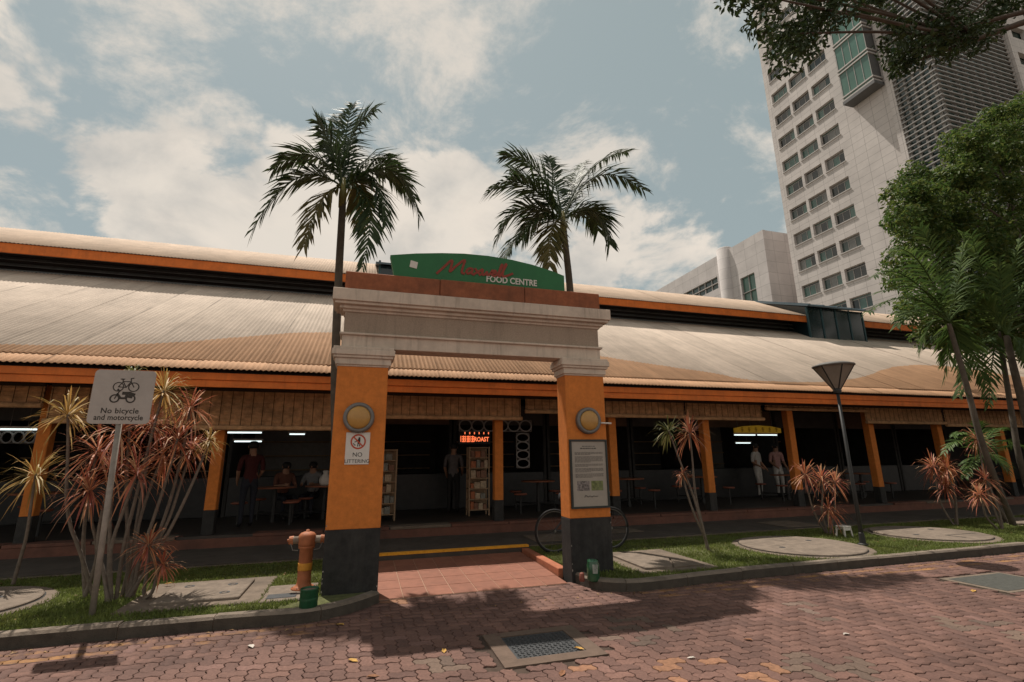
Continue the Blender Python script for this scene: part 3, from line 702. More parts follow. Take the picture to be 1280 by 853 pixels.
# green name board
nb = thing('name_board', (1.5, 6.66, 4.07), 'green arched board reading Food Centre on top of the gateway', 'sign')
arc = [(.30, 4.06), (2.85, 4.06)]
top_px = [(705, 345), (690, 339), (665, 331), (640, 325), (610, 320), (580, 317.2), (552, 316.5), (520, 317), (488, 319)]
arc += [(ony(u, v, 6.6).x, ony(u, v, 6.6).z) for u, v in top_px]
MB().prism_y(arc, 6.60, 6.72).build('board', GREEN, nb)
P0 = ony(608, 348, 6.6); P1 = ony(671, 356, 6.6)
txt = text_mb('FOOD CENTRE', .135, (P0.x+P1.x)/2, 6.598, (P0.z+P1.z)/2-.04, .006, bold=.003)
wd = [v[0] for v in txt.v]; s_ = (P1.x-P0.x)/(max(wd)-min(wd)); mid = (max(wd)+min(wd))/2
txt.v = [(P0.x+(x-min(wd))*s_, y, z) for x, y, z in txt.v]; txt.build('lettering', WHITE, nb)
# brush script word, drawn as strokes in board space (x 0..1, z 0..1)
ox, oz, sx, sz = ony(546, 343, 6.6).x, 4.195, 1.04, .26
script = [[(.0, .02), (.06, .35), (.16, .98), (.17, .5), (.16, .1), (.24, .6), (.34, 1.05), (.33, .6), (.33, .18), (.37, .15)],
          [(.47, .48), (.42, .5), (.39, .3), (.42, .15), (.46, .25), (.48, .48), (.47, .2), (.51, .16)],
          [(.51, .5), (.55, .35), (.60, .16)], [(.61, .5), (.55, .3), (.50, .14)],
          [(.62, .48), (.625, .2), (.66, .18), (.69, .42), (.69, .2), (.73, .2), (.76, .5)],
          [(.76, .32), (.81, .36), (.81, .5), (.77, .48), (.76, .25), (.80, .15), (.84, .25)],
          [(.84, .25), (.89, .85), (.875, .95), (.86, .6), (.865, .2), (.89, .18)], [(.89, .25), (.945, .9), (.93, 1.0), (.915, .6), (.92, .2), (.96, .2), (1.06, .42)]]
def smooth2(p, n=2):
    p = [Vector(q) for q in p]
    for _ in range(n):
        q = [p[0]]
        for a, b in zip(p[:-1], p[1:]): q += [a*.75+b*.25, a*.25+b*.75]
        p = q+[p[-1]]
    return p
sc_ = MB()
for k, st_ in enumerate(script): sc_.stroke([(ox+q.x*sx+.06*q.y, oz+q.y*sz) for q in smooth2(st_)], .034, 6.5985-.0004*k, .005)
sc_.build('lettering', REDP, nb)
P = ony(517, 331, 6.6); dd = .075
MB().prism_y([(P.x-dd*.75, P.z-dd*.55), (P.x+dd*.6, P.z-dd*.8), (P.x+dd*.8, P.z+dd*.5), (P.x-dd*.55, P.z+dd*.8)], 6.592, 6.603).build('emblem', WHITE, nb)

# wall lamps
def wall_lamp(x, z, label):
    t = thing('wall_lamp', (x, GF, z), label, 'lamp', 'round wall lamps on the gateway')
    MB().lathe([(.19, -.003), (.19, .05), (.178, .07), (.15, .075), (.14, .06), (.05, .055)], (x, GF, z), 40, 'Y').build('bezel', GREYM, t, True)
    MB().lathe([(.142, .05), (.14, .07), (.125, .085), (.09, .1), (.05, .108), (.004, .11)], (x, GF, z), 40, 'Y').build('lens', LAMPY, t, True)
wall_lamp(-.06, 2.13, 'round amber wall lamp above the no littering sign')
wall_lamp(3.10, 2.13, 'round amber wall lamp above the framed information board')
MB().tube([(3.29, GF-.03, 2.10), (3.46, GF-.035, 2.095)], .012).build('conduit_stub', WHITE, None, label='short white conduit stub beside the lamp above the information board', category='conduit')

# no littering sign
t = thing('litter_sign', (-.05, GF, 1.76), 'white no littering sign with red ban circle on orange pillar', 'sign')
MB().box(-.197, .09, GF-.012, GF+.002, 1.558, 1.948, bev=.003).build('panel', WHITE, t)
cx, cz, yy = -.05, 1.835, GF-.0125
REDO = mat('ban_red', (.45, .07, .03), .6, .1)
MB().lathe([(.092, 0), (.092, .002), (.074, .002), (.074, 0)], (cx, yy, cz), 36, 'Y').build('ban_ring', REDO, t)
MB().lathe([(.0735, .0), (.0735, .0012), (.001, .0012)], (cx, yy, cz), 36, 'Y').build('ring_field', WHITE, t)
pic = MB(); pic.lathe([(.013, 0), (.013, .0025), (.001, .0025)], (cx+.012, yy, cz+.042), 14, 'Y')
pic.stroke([(cx+.01, cz+.02), (cx+.008, cz-.015)], .03, yy-.001, .002).stroke([(cx+.018, cz-.015), (cx+.02, cz-.055)], .011, yy-.001, .002).stroke([(cx-.0, cz-.015), (cx-.004, cz-.055)], .011, yy-.001, .002)
pic.stroke([(cx-.004, cz+.02), (cx-.03, cz-.002), (cx-.04, cz-.004)], .009, yy-.001, .002).stroke([(cx-.055, cz-.02), (cx-.045, cz-.04), (cx-.03, cz-.042)], .009, yy-.001, .002)
pic.build('pictogram', BLACK, t)
MB().stroke([(cx-.054, cz+.054), (cx+.054, cz-.054)], .016, yy-.0032, .001).build('ban_bar', REDO, t)
tm = text_mb('NO', .075, cx, yy, 1.652, .0015); text_mb('LITTERING', .062, cx, yy, 1.578, .0015, mb=tm); tm.build('lettering', BLACK, t)

# information board
t = thing('information_board', (3.08, GF, 1.4), 'framed grey information board with two pictures on orange pillar', 'notice board')
X0, X1, Z0, Z1 = 2.795, 3.375, .93, 1.865; y = GF
fr = MB()
for a in ((X0, X1, Z0, Z0+.028), (X0, X1, Z1-.028, Z1), (X0, X0+.028, Z0+.0285, Z1-.0285), (X1-.028, X1, Z0+.0285, Z1-.0285)): fr.box(a[0], a[1], y-.035, y+.002, a[2], a[3], bev=.003)
fr.build('frame', mat('dark_green_frame', (.03, .036, .032), .5, .2), t)
MB().box(X0+.02, X1-.02, y-.02, y+.001, Z0+.02, Z1-.02).build('panel', mat('aged_board_face', (.33, .295, .25), .6, .08, 5, 0, dirt=.3, dirtcol=(.2, .17, .14)), t)
ln = MB(); yl = y-.0205; z = Z1-.095
def words(z, x0, x1, h, y):
    x = x0
    while x < x1-.01:
        w = random.uniform(.012, .045); w = min(w, x1-x); ln.box(x, x+w, y-.0012, y, z-h/2, z+h/2); x += w+.008
words(z, X0+.19, X1-.19, .010, yl); words(z-.03, X0+.16, X1-.16, .017, yl)
z -= .085
for para in (3, 6, 3, 4, 4):
    for k in range(para): words(z, X0+.075, X1-(.075 if k < para-1 else random.uniform(.1, .3)), .0065, yl); z -= .0145
    z -= .016
ln.build('print', mat('faded_print', (.10, .09, .08), .8, .1), t, kind='stuff')
zc = Z0+.30
PH1 = mat('old_photo_print', (.16, .14, .13), .6, .95, 34, dirt=.6, dirtcol=(.02, .02, .02)); PH2 = mat('green_photo_print', (.13, .15, .05), .6, .7, 22, dirt=.5, dirtcol=(.3, .3, .2))
MB().box(X0+.095, X0+.28, yl-.001, yl+.002, zc-.065, zc+.065).build('picture', PH1, t)
MB().box(X0+.31, X0+.49, yl-.001, yl+.002, zc-.065, zc+.065).build('picture', PH2, t)
sg = MB(); sg.stroke([(q.x, q.y) for q in smooth2([(X0+.2, zc-.15), (X0+.22, zc-.12), (X0+.25, zc-.155), (X0+.28, zc-.13), (X0+.31, zc-.155), (X0+.33, zc-.135), (X0+.37, zc-.145), (X0+.4, zc-.14)])], .008, yl); sg.build('signature', mat('faded_print', (.1, .09, .08)), t)

# ================================================================ bamboo blinds under the eave
BY = 10.30
def blind(u0, u1, vb, label, roll=True, ztop=2.93, Y=BY):
    A = ony(u0, vb, Y); B = ony(u1, vb, Y); x0, x1 = A.x, B.x; zb = (A.z+B.z)/2
    t = thing('bamboo_blind', ((x0+x1)/2, Y, zb), label, 'blind', 'bamboo blinds under the eave')
    n = max(6, int((ztop-zb)/.022)); vs = []; fs = []
    for k in range(2*n+1):
        z = zb+(ztop-zb)*k/(2*n); yy = Y+(.007 if k % 2 else -.004)
        sag = .006*math.sin(k*.9)
        for x in (x0, (x0+x1)/2, x1): vs.append((x, yy+sag, z))
    for k in range(2*n): fs += [(k*3+j, k*3+j+1, k*3+j+4, k*3+j+3) for j in (0, 1)]
    MB().add(vs, fs).build('slat_sheet', BAMBOO, t)
    m = max(3, int((x1-x0)/.17))
    for k in range(m+1):
        x = x0+.03+(x1-x0-.06)*k/m; MB().box(x-.004, x+.004, Y-.012, Y-.008, zb, ztop).build('cord', CORD, t)
    if roll: MB().tube([(x0-.02, Y-.03, zb+.01), (x1+.02, Y-.03, zb+.01)], .045, 10).build('roll', BAMBOO, t)
    MB().box(x0, x1, Y-.02, Y+.02, ztop-.03, ztop+.02).build('head_rail', CORD, t)
blind(-60, 52, 507, 'bamboo blind above the white ring lattice, behind the bicycle ban sign')
blind(56, 240, 528, 'bamboo blind behind the cordyline clump')
blind(243, 416, 536, 'bamboo blind left of the no littering pillar')
blind(478, 651, 523, 'bamboo blind seen through the gateway above the snack rack')
blind(657, 752, 516, 'short bamboo blind partly behind the pillar with the information board')
blind(756, 856, 521, 'bamboo blind behind the two headed cordyline')
blind(858, 953, 524, 'bamboo blind with rolled foot beside the yellow stall sign')
blind(957, 1080, 513, 'tightly rolled bamboo blind behind the lamp post')
blind(1083, 1180, 529, 'bamboo blind between lamp post and palms')
blind(1183, 1300, 533, 'bamboo blind behind the palm trunks')
blind(1303, 1420, 533, 'bamboo blind at the far end of the hall, beyond the palms')

# ================================================================ inside the hall
FZ = .346
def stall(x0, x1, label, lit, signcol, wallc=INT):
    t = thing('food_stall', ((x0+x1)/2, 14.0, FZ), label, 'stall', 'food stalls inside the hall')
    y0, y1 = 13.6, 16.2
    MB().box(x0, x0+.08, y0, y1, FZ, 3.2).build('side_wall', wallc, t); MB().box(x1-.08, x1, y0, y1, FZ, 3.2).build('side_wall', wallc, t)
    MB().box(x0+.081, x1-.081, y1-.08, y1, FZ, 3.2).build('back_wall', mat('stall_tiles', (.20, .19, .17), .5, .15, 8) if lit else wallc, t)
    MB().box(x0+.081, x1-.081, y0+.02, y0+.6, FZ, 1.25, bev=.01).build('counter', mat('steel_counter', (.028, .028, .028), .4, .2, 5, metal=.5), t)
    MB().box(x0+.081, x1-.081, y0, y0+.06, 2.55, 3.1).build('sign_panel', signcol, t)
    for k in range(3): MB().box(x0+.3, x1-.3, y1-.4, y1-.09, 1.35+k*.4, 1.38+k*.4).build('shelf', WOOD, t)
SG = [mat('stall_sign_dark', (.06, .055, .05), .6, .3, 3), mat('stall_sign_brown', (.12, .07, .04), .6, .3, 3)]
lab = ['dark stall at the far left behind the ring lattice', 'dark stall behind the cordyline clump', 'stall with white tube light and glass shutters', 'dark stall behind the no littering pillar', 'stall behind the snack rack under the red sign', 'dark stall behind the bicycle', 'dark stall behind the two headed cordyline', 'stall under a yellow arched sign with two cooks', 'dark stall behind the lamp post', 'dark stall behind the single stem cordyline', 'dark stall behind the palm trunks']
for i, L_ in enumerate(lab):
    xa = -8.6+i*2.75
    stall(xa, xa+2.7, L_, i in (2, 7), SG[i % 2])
def tube_light(u0, v0, u1, v1, Y, label):
    A, B = ony(u0, v0, Y), ony(u1, v1, Y); z = (A.z+B.z)/2
    t = thing('tube_light', ((A.x+B.x)/2, Y, z), label, 'light', 'tube lights inside the hall')
    MB().tube([(A.x, Y, z), (B.x, Y, z)], .016, 8).build('tube', TUBE, t)
    MB().box(A.x-.03, B.x+.03, Y-.03, Y+.03, z+.017, z+.06, bev=.005).build('housing', WHITE, t)
    for x in (A.x+.15, B.x-.15): MB().tube([(x, Y, z+.055), (x, Y, z+.9)], .006, 6).build('hanger', GREYM, t)
tube_light(284, 541, 327, 541, 12.4, 'tube light hung above the person in dark red')
tube_light(293, 552, 327, 552, 13.4, 'lower tube light inside the stall with glass shutters')
tube_light(918, 544, 944, 544, 12.9, 'tube light under the yellow arched sign, left of a pair')
tube_light(947, 544, 971, 544, 12.9, 'tube light under the yellow arched sign, right of a pair')
tube_light(920, 554, 938, 554, 14.2, 'short tube light deep inside the stall with two cooks')
tube_light(0, 537, 46, 537, 12.2, 'tube light above the white ring lattice')
tube_light(362, 543, 381, 543, 14.0, 'small tube light beside the no littering pillar, deep in the hall')
# yellow arched stall sign
A = ony(919, 541, 12.8); B = ony(976, 541, 12.8)
t = thing('stall_sign', ((A.x+B.x)/2, 12.8, A.z), 'yellow arched stall sign above white tube lights', 'sign')
w = B.x-A.x
MB().prism_y([(A.x, A.z), (B.x, A.z), (B.x, A.z+.14), (A.x+w*.8, A.z+.2), (A.x+w*.5, A.z+.23), (A.x+w*.2, A.z+.2), (A.x, A.z+.14)], 12.78, 12.86).build('board', mat('yellow_sign_face', (.42, .26, .02), .5, .25, 9, emit=(.5, .28, .02, .12)), t)
gl = MB()
for k in range(6):
    xx = A.x+w*(.12+.15*k)
    for j in range(3): gl.stroke([(xx, A.z+.05+j*.045), (xx+.09, A.z+.055+j*.045)], .014, 12.779)
    gl.stroke([(xx+.045, A.z+.03), (xx+.045, A.z+.17)], .014, 12.7785)
gl.build('lettering', mat('dark_red_lettering', (.1, .03, .01)), t)
# red lit roast sign
A = ony(575, 553, 11.9); B = ony(612, 553, 11.9)
t = thing('roast_sign', ((A.x+B.x)/2, 11.9, A.z), 'small red lit sign reading ROAST above the snack rack', 'sign')
MB().box(A.x-.03, B.x+.03, 11.91, 11.97, A.z-.05, A.z+.27, bev=.005).build('panel', BLACK, t)
GLOW = mat('red_glow', (.9, .25, .1), .5, 0, emit=(1, .2, .07, .9))
hw = (B.x-A.x); gl = text_mb('ROAST', .15, A.x+hw*.725, 11.908, A.z+.02, .003, bold=.003, sx=.78)
for k in range(3):
    xx = A.x+.02+k*hw*.155; z0 = A.z+.015
    for a, b in (((0, 0), (0, .13)), ((.03, .12), (.1, .12)), ((.03, .08), (.1, .08)), ((.03, .04), (.1, .04)), ((.065, .0), (.065, .13)), ((.03, 0), (.1, 0))): gl.stroke([(xx+a[0], z0+a[1]), (xx+b[0], z0+b[1])], .016, 11.908, .003)
for k in range(6): gl.stroke([(A.x+.12+k*hw*.16, A.z+.2), (A.x+.12+k*hw*.16, A.z+.235)], .022, 11.908, .003)
gl.build('lettering', GLOW, t)
# snack racks
ITEM = [mat('snack_orange', (.36, .12, .05), .6, .3, 20), mat('snack_pale', (.40, .30, .20), .6, .3, 20), mat('snack_grey', (.2, .19, .16), .6, .3, 20), mat('snack_brown', (.2, .1, .06), .6, .3, 20)]
def rack(u, v, w, h, label, rot, seed):
    rnd = random.Random(seed); P = onz(u, v, FZ); t = thing('snack_rack', P, label, 'rack')
    x0, x1, y0, y1 = P.x-w/2, P.x+w/2, P.y, P.y+.32
    for x in (x0, x1-.03):
        for yv in (y0, y1-.03): MB().box(x, x+.03, yv, yv+.03, P.z+.0, P.z+h, bev=.003).build('upright', WOOD, t)
    nsh = 6; hh = (h-.15)/nsh
    for k in range(nsh+1):
        z = P.z+.12+k*hh; MB().box(x0+.003, x1-.003, y0+.003, y1-.003, z, z+.02).build('shelf', WOOD, t)
        if k < nsh:
            xx = x0+.05
            while xx < x1-.12:
                ww = rnd.uniform(.07, .14); MB().box(xx, min(xx+ww, x1-.04), y0+.03, y1-.05, z+.0195, z+hh*rnd.uniform(.55, .85), bev=.006).build('snack_box', rnd.choice(ITEM), t); xx += ww+.012
    MB().box(x0+.031, x1-.031, y1-.02, y1-.012, P.z+.1, P.z+h).build('back_panel', WOOD, t)
rack(599, 645, .50, 1.55, 'wooden rack of snack packets standing under the red sign', 0, 1)
rack(478, 652, .52, 1.5, 'wooden rack of snack packets half hidden by the no littering pillar', 0, 2)
# white ring lattices
def lattice(u0, v0, u1, v1, Y, nx, nz, label):
    A, B = ony(u0, v1, Y), ony(u1, v0, Y); t = thing('ring_lattice', (A.x, Y, A.z), label, 'lattice', 'white ring lattices')
    LW = mat('lattice_white', (.24, .23, .22), .6, .15)
    w, h = (B.x-A.x)/nx, (B.z-A.z)/nz; r = min(w, h)/2
    for i in range(nx):
        for j in range(nz):
            cx, cz = A.x+(i+.5)*w, A.z+(j+.5)*h
            MB().tube([(cx+w*.5*math.cos(a), Y, cz+h*.5*math.sin(a)) for a in np.linspace(0, 2*math.pi, 19)], .018, 6).build('ring', LW, t)
    for a in ((A.x, A.z, A.x, B.z), (B.x, A.z, B.x, B.z)): MB().tube([(a[0], Y, a[1]), (a[2], Y, a[3])], .012, 6).build('rail', GREYM, t)
    for a in ((A.x, A.z, B.x, A.z), (A.x, B.z, B.x, B.z)): MB().tube([(a[0], Y, a[1]), (a[2], Y, a[3])], .012, 6).build('rail', GREYM, t)
lattice(574, 526, 664, 539, 11.3, 6, 1, 'white ring lattice strip over the snack rack')
lattice(646, 542, 661, 585, 11.3, 1, 4, 'upright white ring lattice beside the orange column')
lattice(-30, 540, 46, 554, 12.3, 5, 1, 'white ring lattice strip under the left tube light')
# tables and stools
TT = mat('table_laminate', (.26, .1, .055), .5, .2, 6); PLS = mat('stool_plastic', (.22, .07, .04), .5, .2, 6)
def table_set(x, y, label):
    t = thing('dining_table', (x, y, FZ), label, 'table', 'dining tables in the hall')
    MB().lathe([(.42, FZ+.70), (.43, FZ+.715), (.42, FZ+.73), (.01, FZ+.732)], (x, y, 0), 24).build('table_top', TT, t)
    MB().tube([(x, y, FZ), (x, y, FZ+.7)], [.05, .04], 10).build('pedestal', DARKM, t)
    for k in range(4):
        a = .6+k*math.pi/2; sx_, sy_ = x+.72*math.cos(a), y+.72*math.sin(a)
        MB().tube([(x, y, FZ+.18), (sx_, sy_, FZ+.18)], .02, 6).build('arm', DARKM, t)
        s1_ = MB().lathe([(.14, FZ+.42), (.16, FZ+.435), (.15, FZ+.46), (.01, FZ+.462)], (sx_, sy_, 0), 16).build('seat', PLS, t)
        MB().tube([(sx_, sy_, FZ), (sx_, sy_, FZ+.43)], .025, 8).build('seat_post', DARKM, t)
for i, (x, y) in enumerate([(-5.9, 12.0), (-1.75, 12.1), (-.75, 12.3), (6.9, 12.2), (9.3, 12.3), (12.2, 12.2), (14.9, 12.0), (4.3, 12.1)]):
    table_set(x, y, ['round dining table beside the far left stall', 'round dining table beside the person in dark red', 'round dining table in front of the seated pair', 'round dining table behind the two headed cordyline', 'round dining table in front of the two cooks', 'round dining table behind the lamp post', 'round dining table behind the single stem cordyline', 'round dining table behind the bicycle'][i])

# people
def person(name_label, loc, yaw, shirt, pants, skin, hair, pose='stand', hgt=1.66):
    k = hgt/1.70
    if pose == 'stand':
        J = dict(pel=(0, 0, .93), waist=(0, 0, 1.08), chest=(0, .01, 1.30), neck=(0, .0, 1.47), head=(0, -.02, 1.60), crown=(0, -.01, 1.69),
                 sL=(.18, 0, 1.39), eL=(.23, .0, 1.12), wL=(.21, -.16, .93), sR=(-.18, 0, 1.39), eR=(-.22, .03, 1.12), wR=(-.19, -.2, .98),
                 hL=(.09, 0, .88), kL=(.1, -.02, .5), aL=(.1, .03, .09), tL=(.11, -.14, .04), hR=(-.09, 0, .88), kR=(-.1, -.05, .5), aR=(-.1, -.02, .09), tR=(-.11, -.19, .04))
    else:
        J = dict(pel=(0, 0, .50), waist=(0, -.02, .66), chest=(0, -.07, .88), neck=(0, -.10, 1.05), head=(0, -.14, 1.17), crown=(0, -.13, 1.26),
                 sL=(.18, -.07, .97), eL=(.24, -.15, .73), wL=(.14, -.38, .76), sR=(-.18, -.07, .97), eR=(-.24, -.16, .73), wR=(-.14, -.4, .76),
                 hL=(.09, -.04, .49), kL=(.12, -.44, .5), aL=(.12, -.40, .09), tL=(.13, -.57, .04), hR=(-.09, -.04, .49), kR=(-.12, -.44, .5), aR=(-.12, -.38, .09), tR=(-.13, -.55, .04))
    Rr = dict(pel=.135, waist=.125, chest=.15, neck=.058, head=.088, crown=.06, sL=.07, eL=.044, wL=.03, sR=.07, eR=.044, wR=.03, hL=.09, kL=.06, aL=.042, tL=.04, hR=.09, kR=.06, aR=.042, tR=.04)
    E_ = [('pel', 'waist'), ('waist', 'chest'), ('chest', 'neck'), ('neck', 'head'), ('head', 'crown'), ('chest', 'sL'), ('sL', 'eL'), ('eL', 'wL'), ('chest', 'sR'), ('sR', 'eR'), ('eR', 'wR'), ('pel', 'hL'), ('hL', 'kL'), ('kL', 'aL'), ('aL', 'tL'), ('pel', 'hR'), ('hR', 'kR'), ('kR', 'aR'), ('aR', 'tR')]
    for s_, sg in (('L', 1), ('R', -1)):
        w = Vector(J['w'+s_]); d = (w-Vector(J['e'+s_])).normalized(); sd = Vector((-sg, 0, 0)); up = Vector((0, 0, 1))
        pm = w+d*.05; J['p'+s_] = tuple(pm); Rr['p'+s_] = .026; E_.append(('w'+s_, 'p'+s_))
        for f in range(4):
            a = 'f%s%d' % (s_, f); l_ = (.038, .044, .042, .034)[f]; off = up*((f-1.5)*-.017)
            J[a] = tuple(pm+off+d*.045); Rr[a] = .009; J[a+'b'] = tuple(pm+off+d*(.045+l_)+sd*.02); Rr[a+'b'] = .008; E_ += [('p'+s_, a), (a, a+'b')]
        J['t_'+s_] = tuple(w+d*.03+up*.03); Rr['t_'+s_] = .010; J['t2_'+s_] = tuple(w+d*.06+up*.045+sd*.015); Rr['t2_'+s_] = .009; E_ += [('w'+s_, 't_'+s_), ('t_'+s_, 't2_'+s_)]
    names = list(J); me = bpy.data.meshes.new('person'); me.from_pydata([tuple(c*k for c in J[n]) for n in names], [(names.index(a), names.index(b)) for a, b in E_], [])
    o = bpy.data.objects.new('person', me); C.objects.link(o)
    sm = o.modifiers.new('skin', 'SKIN'); sm.use_smooth_shade = True
    for i, n in enumerate(names):
        sv = me.skin_vertices[0].data[i]; sv.radius = (Rr[n]*k, Rr[n]*k*(.75 if n in ('chest', 'waist', 'pel') else 1)); sv.use_root = n == 'pel'
    o.modifiers.new('sub', 'SUBSURF').levels = 1
    bpy.context.view_layer.update()
    m2 = bpy.data.meshes.new_from_object(o.evaluated_get(bpy.context.evaluated_depsgraph_get())); bpy.data.objects.remove(o)
    m2.materials.clear()
    for m_ in (skin, shirt, pants, BLACK): m2.materials.append(m_)
    pz = J['pel'][2]*k
    import numpy as _n
    segs = [(Vector(J[a])*k, Vector(J[b])*k, (a, b)) for a, b in E_]
    for p in m2.polygons:
        c = p.center; best = min(segs, key=lambda s_: ((s_[0]+(s_[1]-s_[0])*max(0, min(1, (c-s_[0]).dot(s_[1]-s_[0])/max(1e-9, (s_[1]-s_[0]).length_squared))))-c).length)[2]
        if best[0] in ('pel', 'waist') and best[1] in ('waist', 'chest') or best in (('chest', 'sL'), ('chest', 'sR'), ('sL', 'eL'), ('sR', 'eR')): p.material_index = 1
        elif best == ('chest', 'neck'): p.material_index = 1 if c.z < (J['neck'][2]-.05)*k else 0
        elif best[1] in ('hL', 'hR', 'kL', 'kR', 'aL', 'aR'): p.material_index = 2
        elif best[1] in ('tL', 'tR'): p.material_index = 3
    b_ = bpy.data.objects.new('person', m2); C.objects.link(b_); b_.location = loc; b_.rotation_euler.z = yaw; b_['label'] = name_label; b_['category'] = 'person'; b_['group'] = 'people in the hall'
    hd = Vector(J['head'])*k
    def child(mb, nm, m_): 
        q = mb.build(nm, m_, None, True); q.parent = b_; return q
    child(MB().lathe([(.03*k, .105*k), (.065*k, .095*k), (.095*k, .05*k), (.1*k, .0), (.085*k, -.05*k)], (hd.x, hd.y+.018*k, hd.z+.01*k), 16), 'hair', hair)
    f = MB().lathe([(.012*k, .012*k), (.018*k, -.02*k), (.006*k, -.03*k)], (hd.x, hd.y-.088*k, hd.z), 8); child(f, 'nose', skin)
    for sg in (-1, 1):
        child(MB().lathe([(.004, .008), (.011, 0), (.004, -.008)], (hd.x+sg*.033*k, hd.y-.079*k, hd.z+.018*k), 8), 'eye', BLACK)
        child(MB().lathe([(.006, .03*k), (.016, .01*k), (.012, -.02*k), (.004, -.03*k)], (hd.x+sg*.09*k, hd.y+.01, hd.z), 8), 'ear', skin)
    child(MB().box(hd.x-.022*k, hd.x+.022*k, hd.y-.085*k, hd.y-.07*k, hd.z-.052*k, hd.z-.045*k), 'mouth', mat('lips', (.2, .07, .05)))
    return b_
SKIN = mat('skin', (.33, .18, .115), .6, .1); HAIR = mat('black_hair', (.015, .013, .012), .6, .2)
def cloth(n, c): return mat('cloth_'+n, c, .9, .2, 15)
P = onz(306, 660, FZ)
person('standing person in dark red shirt under the tube light', (P.x, P.y, FZ), math.radians(200), cloth('dark_red', (.055, .012, .011)), cloth('navy', (.02, .022, .03)), SKIN, HAIR)
person('seated person in pale grey top at a table beside the no littering pillar', (-1.05, 12.95, FZ), math.radians(-15), cloth('grey', (.2, .2, .2)), cloth('navy', (.02, .022, .03)), SKIN, HAIR, 'sit')
person('seated person in brown top at a table beside the no littering pillar', (-1.7, 12.75, FZ), math.radians(30), cloth('brown', (.14, .06, .04)), cloth('navy', (.02, .022, .03)), SKIN, HAIR, 'sit')
P = onz(566, 642, FZ)
person('standing person in grey shirt beside the snack rack', (P.x, P.y, FZ), math.radians(160), cloth('grey2', (.12, .11, .11)), cloth('black', (.02, .02, .02)), SKIN, HAIR)
A = ony(949, 580, 13.0); person('cook in white apron under the yellow arched sign', (A.x, 13.1, FZ), math.radians(20), cloth('white', (.5, .48, .45)), cloth('white', (.5, .48, .45)), SKIN, HAIR)
A = ony(976, 580, 13.0); person('cook in pink top under the yellow arched sign', (A.x, 13.15, FZ), math.radians(-10), cloth('pink', (.42, .24, .22)), cloth('white', (.5, .48, .45)), SKIN, HAIR)
# plastic bag on the table
P = Vector((-.75, 12.2, FZ+.73)); bagm = MB(); 
bagm.lathe([(.09, 0), (.13, .05), (.14, .12), (.10, .2), (.05, .25), (.07, .31), (.03, .33)], P, 14); o = bagm.build('carrier_bag', WHITE, None, True, label='white plastic carrier bag on the table beside the no littering pillar', category='bag')

# ================================================================ office tower and low block behind
S = 1.35
def TS(v): return v*S
def TZ(z): return 1.6+(z-1.6)*S
def clad_material(name, col, bw, bh, mortar=.018):
    m = bpy.data.materials.new(name); m.use_nodes = True; N = m.node_tree.nodes; L = m.node_tree.links; b = N['Principled BSDF']; b.inputs['Roughness'].default_value = .8
    g = N.new('ShaderNodeNewGeometry'); sp = N.new('ShaderNodeSeparateXYZ'); L.new(g.outputs['Position'], sp.inputs[0])
    ad = N.new('ShaderNodeMath'); ad.operation = 'ADD'; L.new(sp.outputs[0], ad.inputs[0]); L.new(sp.outputs[1], ad.inputs[1])
    cb = N.new('ShaderNodeCombineXYZ'); L.new(ad.outputs[0], cb.inputs[0]); L.new(sp.outputs[2], cb.inputs[1])
    br = N.new('ShaderNodeTexBrick'); br.offset = 0; br.inputs['Scale'].default_value = 1; br.inputs['Brick Width'].default_value = bw; br.inputs['Row Height'].default_value = bh; br.inputs['Mortar Size'].default_value = mortar
    br.inputs['Color1'].default_value = (*col, 1); br.inputs['Color2'].default_value = (*[c*.9 for c in col], 1); br.inputs['Mortar'].default_value = (*[c*.45 for c in col], 1)
    L.new(cb.outputs[0], br.inputs['Vector'])
    n = N.new('ShaderNodeTexNoise'); n.inputs['Scale'].default_value = .35; n.inputs['Detail'].default_value = 8; n.inputs['Roughness'].default_value = .7; L.new(g.outputs['Position'], n.inputs['Vector'])
    r = N.new('ShaderNodeMapRange'); r.inputs[1].default_value = .3; r.inputs[2].default_value = .7; r.inputs[3].default_value = .85; r.inputs[4].default_value = 1.1; L.new(n.outputs[0], r.inputs[0])
    vm = N.new('ShaderNodeVectorMath'); vm.operation = 'SCALE'; L.new(br.outputs[0], vm.inputs[0]); L.new(r.outputs[0], vm.inputs['Scale']); L.new(vm.outputs[0], b.inputs['Base Color']); return m
CLAD = clad_material('stone_cladding', (.56, .515, .49), 1.45, .92); CLAD2 = clad_material('stone_cladding_block', (.56, .52, .505), 2.2, 1.7)
GLS = mat('office_glass', (.035, .06, .055), .12, .3, .6, spec=.7); GGL = mat('green_curtain_glass', (.075, .155, .125), .18, .2, .25, spec=.6)
FRM = mat('window_frame_metal', (.30, .28, .265), .5, .1); LEDGE = mat('white_ledge', (.45, .42, .40), .7, .1)
DARKG = mat('dark_office_void', (.02, .021, .022), .6, .2)
LVM = mat('grey_louvre_metal', (.30, .29, .28), .5, .12, 2)
tower = thing('office_tower', (TS(45), TS(28), 0), 'tall pale stone office tower with green glass bay and louvred corner', 'building')
XT = TS(40); DEP = TS(20)
ROW = 2.72; WH = 1.22; cols = [(33.0, 34.95), (30.78, 32.72), (28.52, 30.45)]
rows = [16.42+ROW*k for k in range(-6, 15)]
wy0, wy1, wz1 = 23.95, 35.62, 58.5
wb = MB(); th = .55
edges = [wy0]+[v for c in cols[::-1] for v in c]+[wy1]
for k in range(0, len(edges), 2): wb.box(XT, XT+th, TS(edges[k]), TS(edges[k+1]), 0, TZ(wz1))
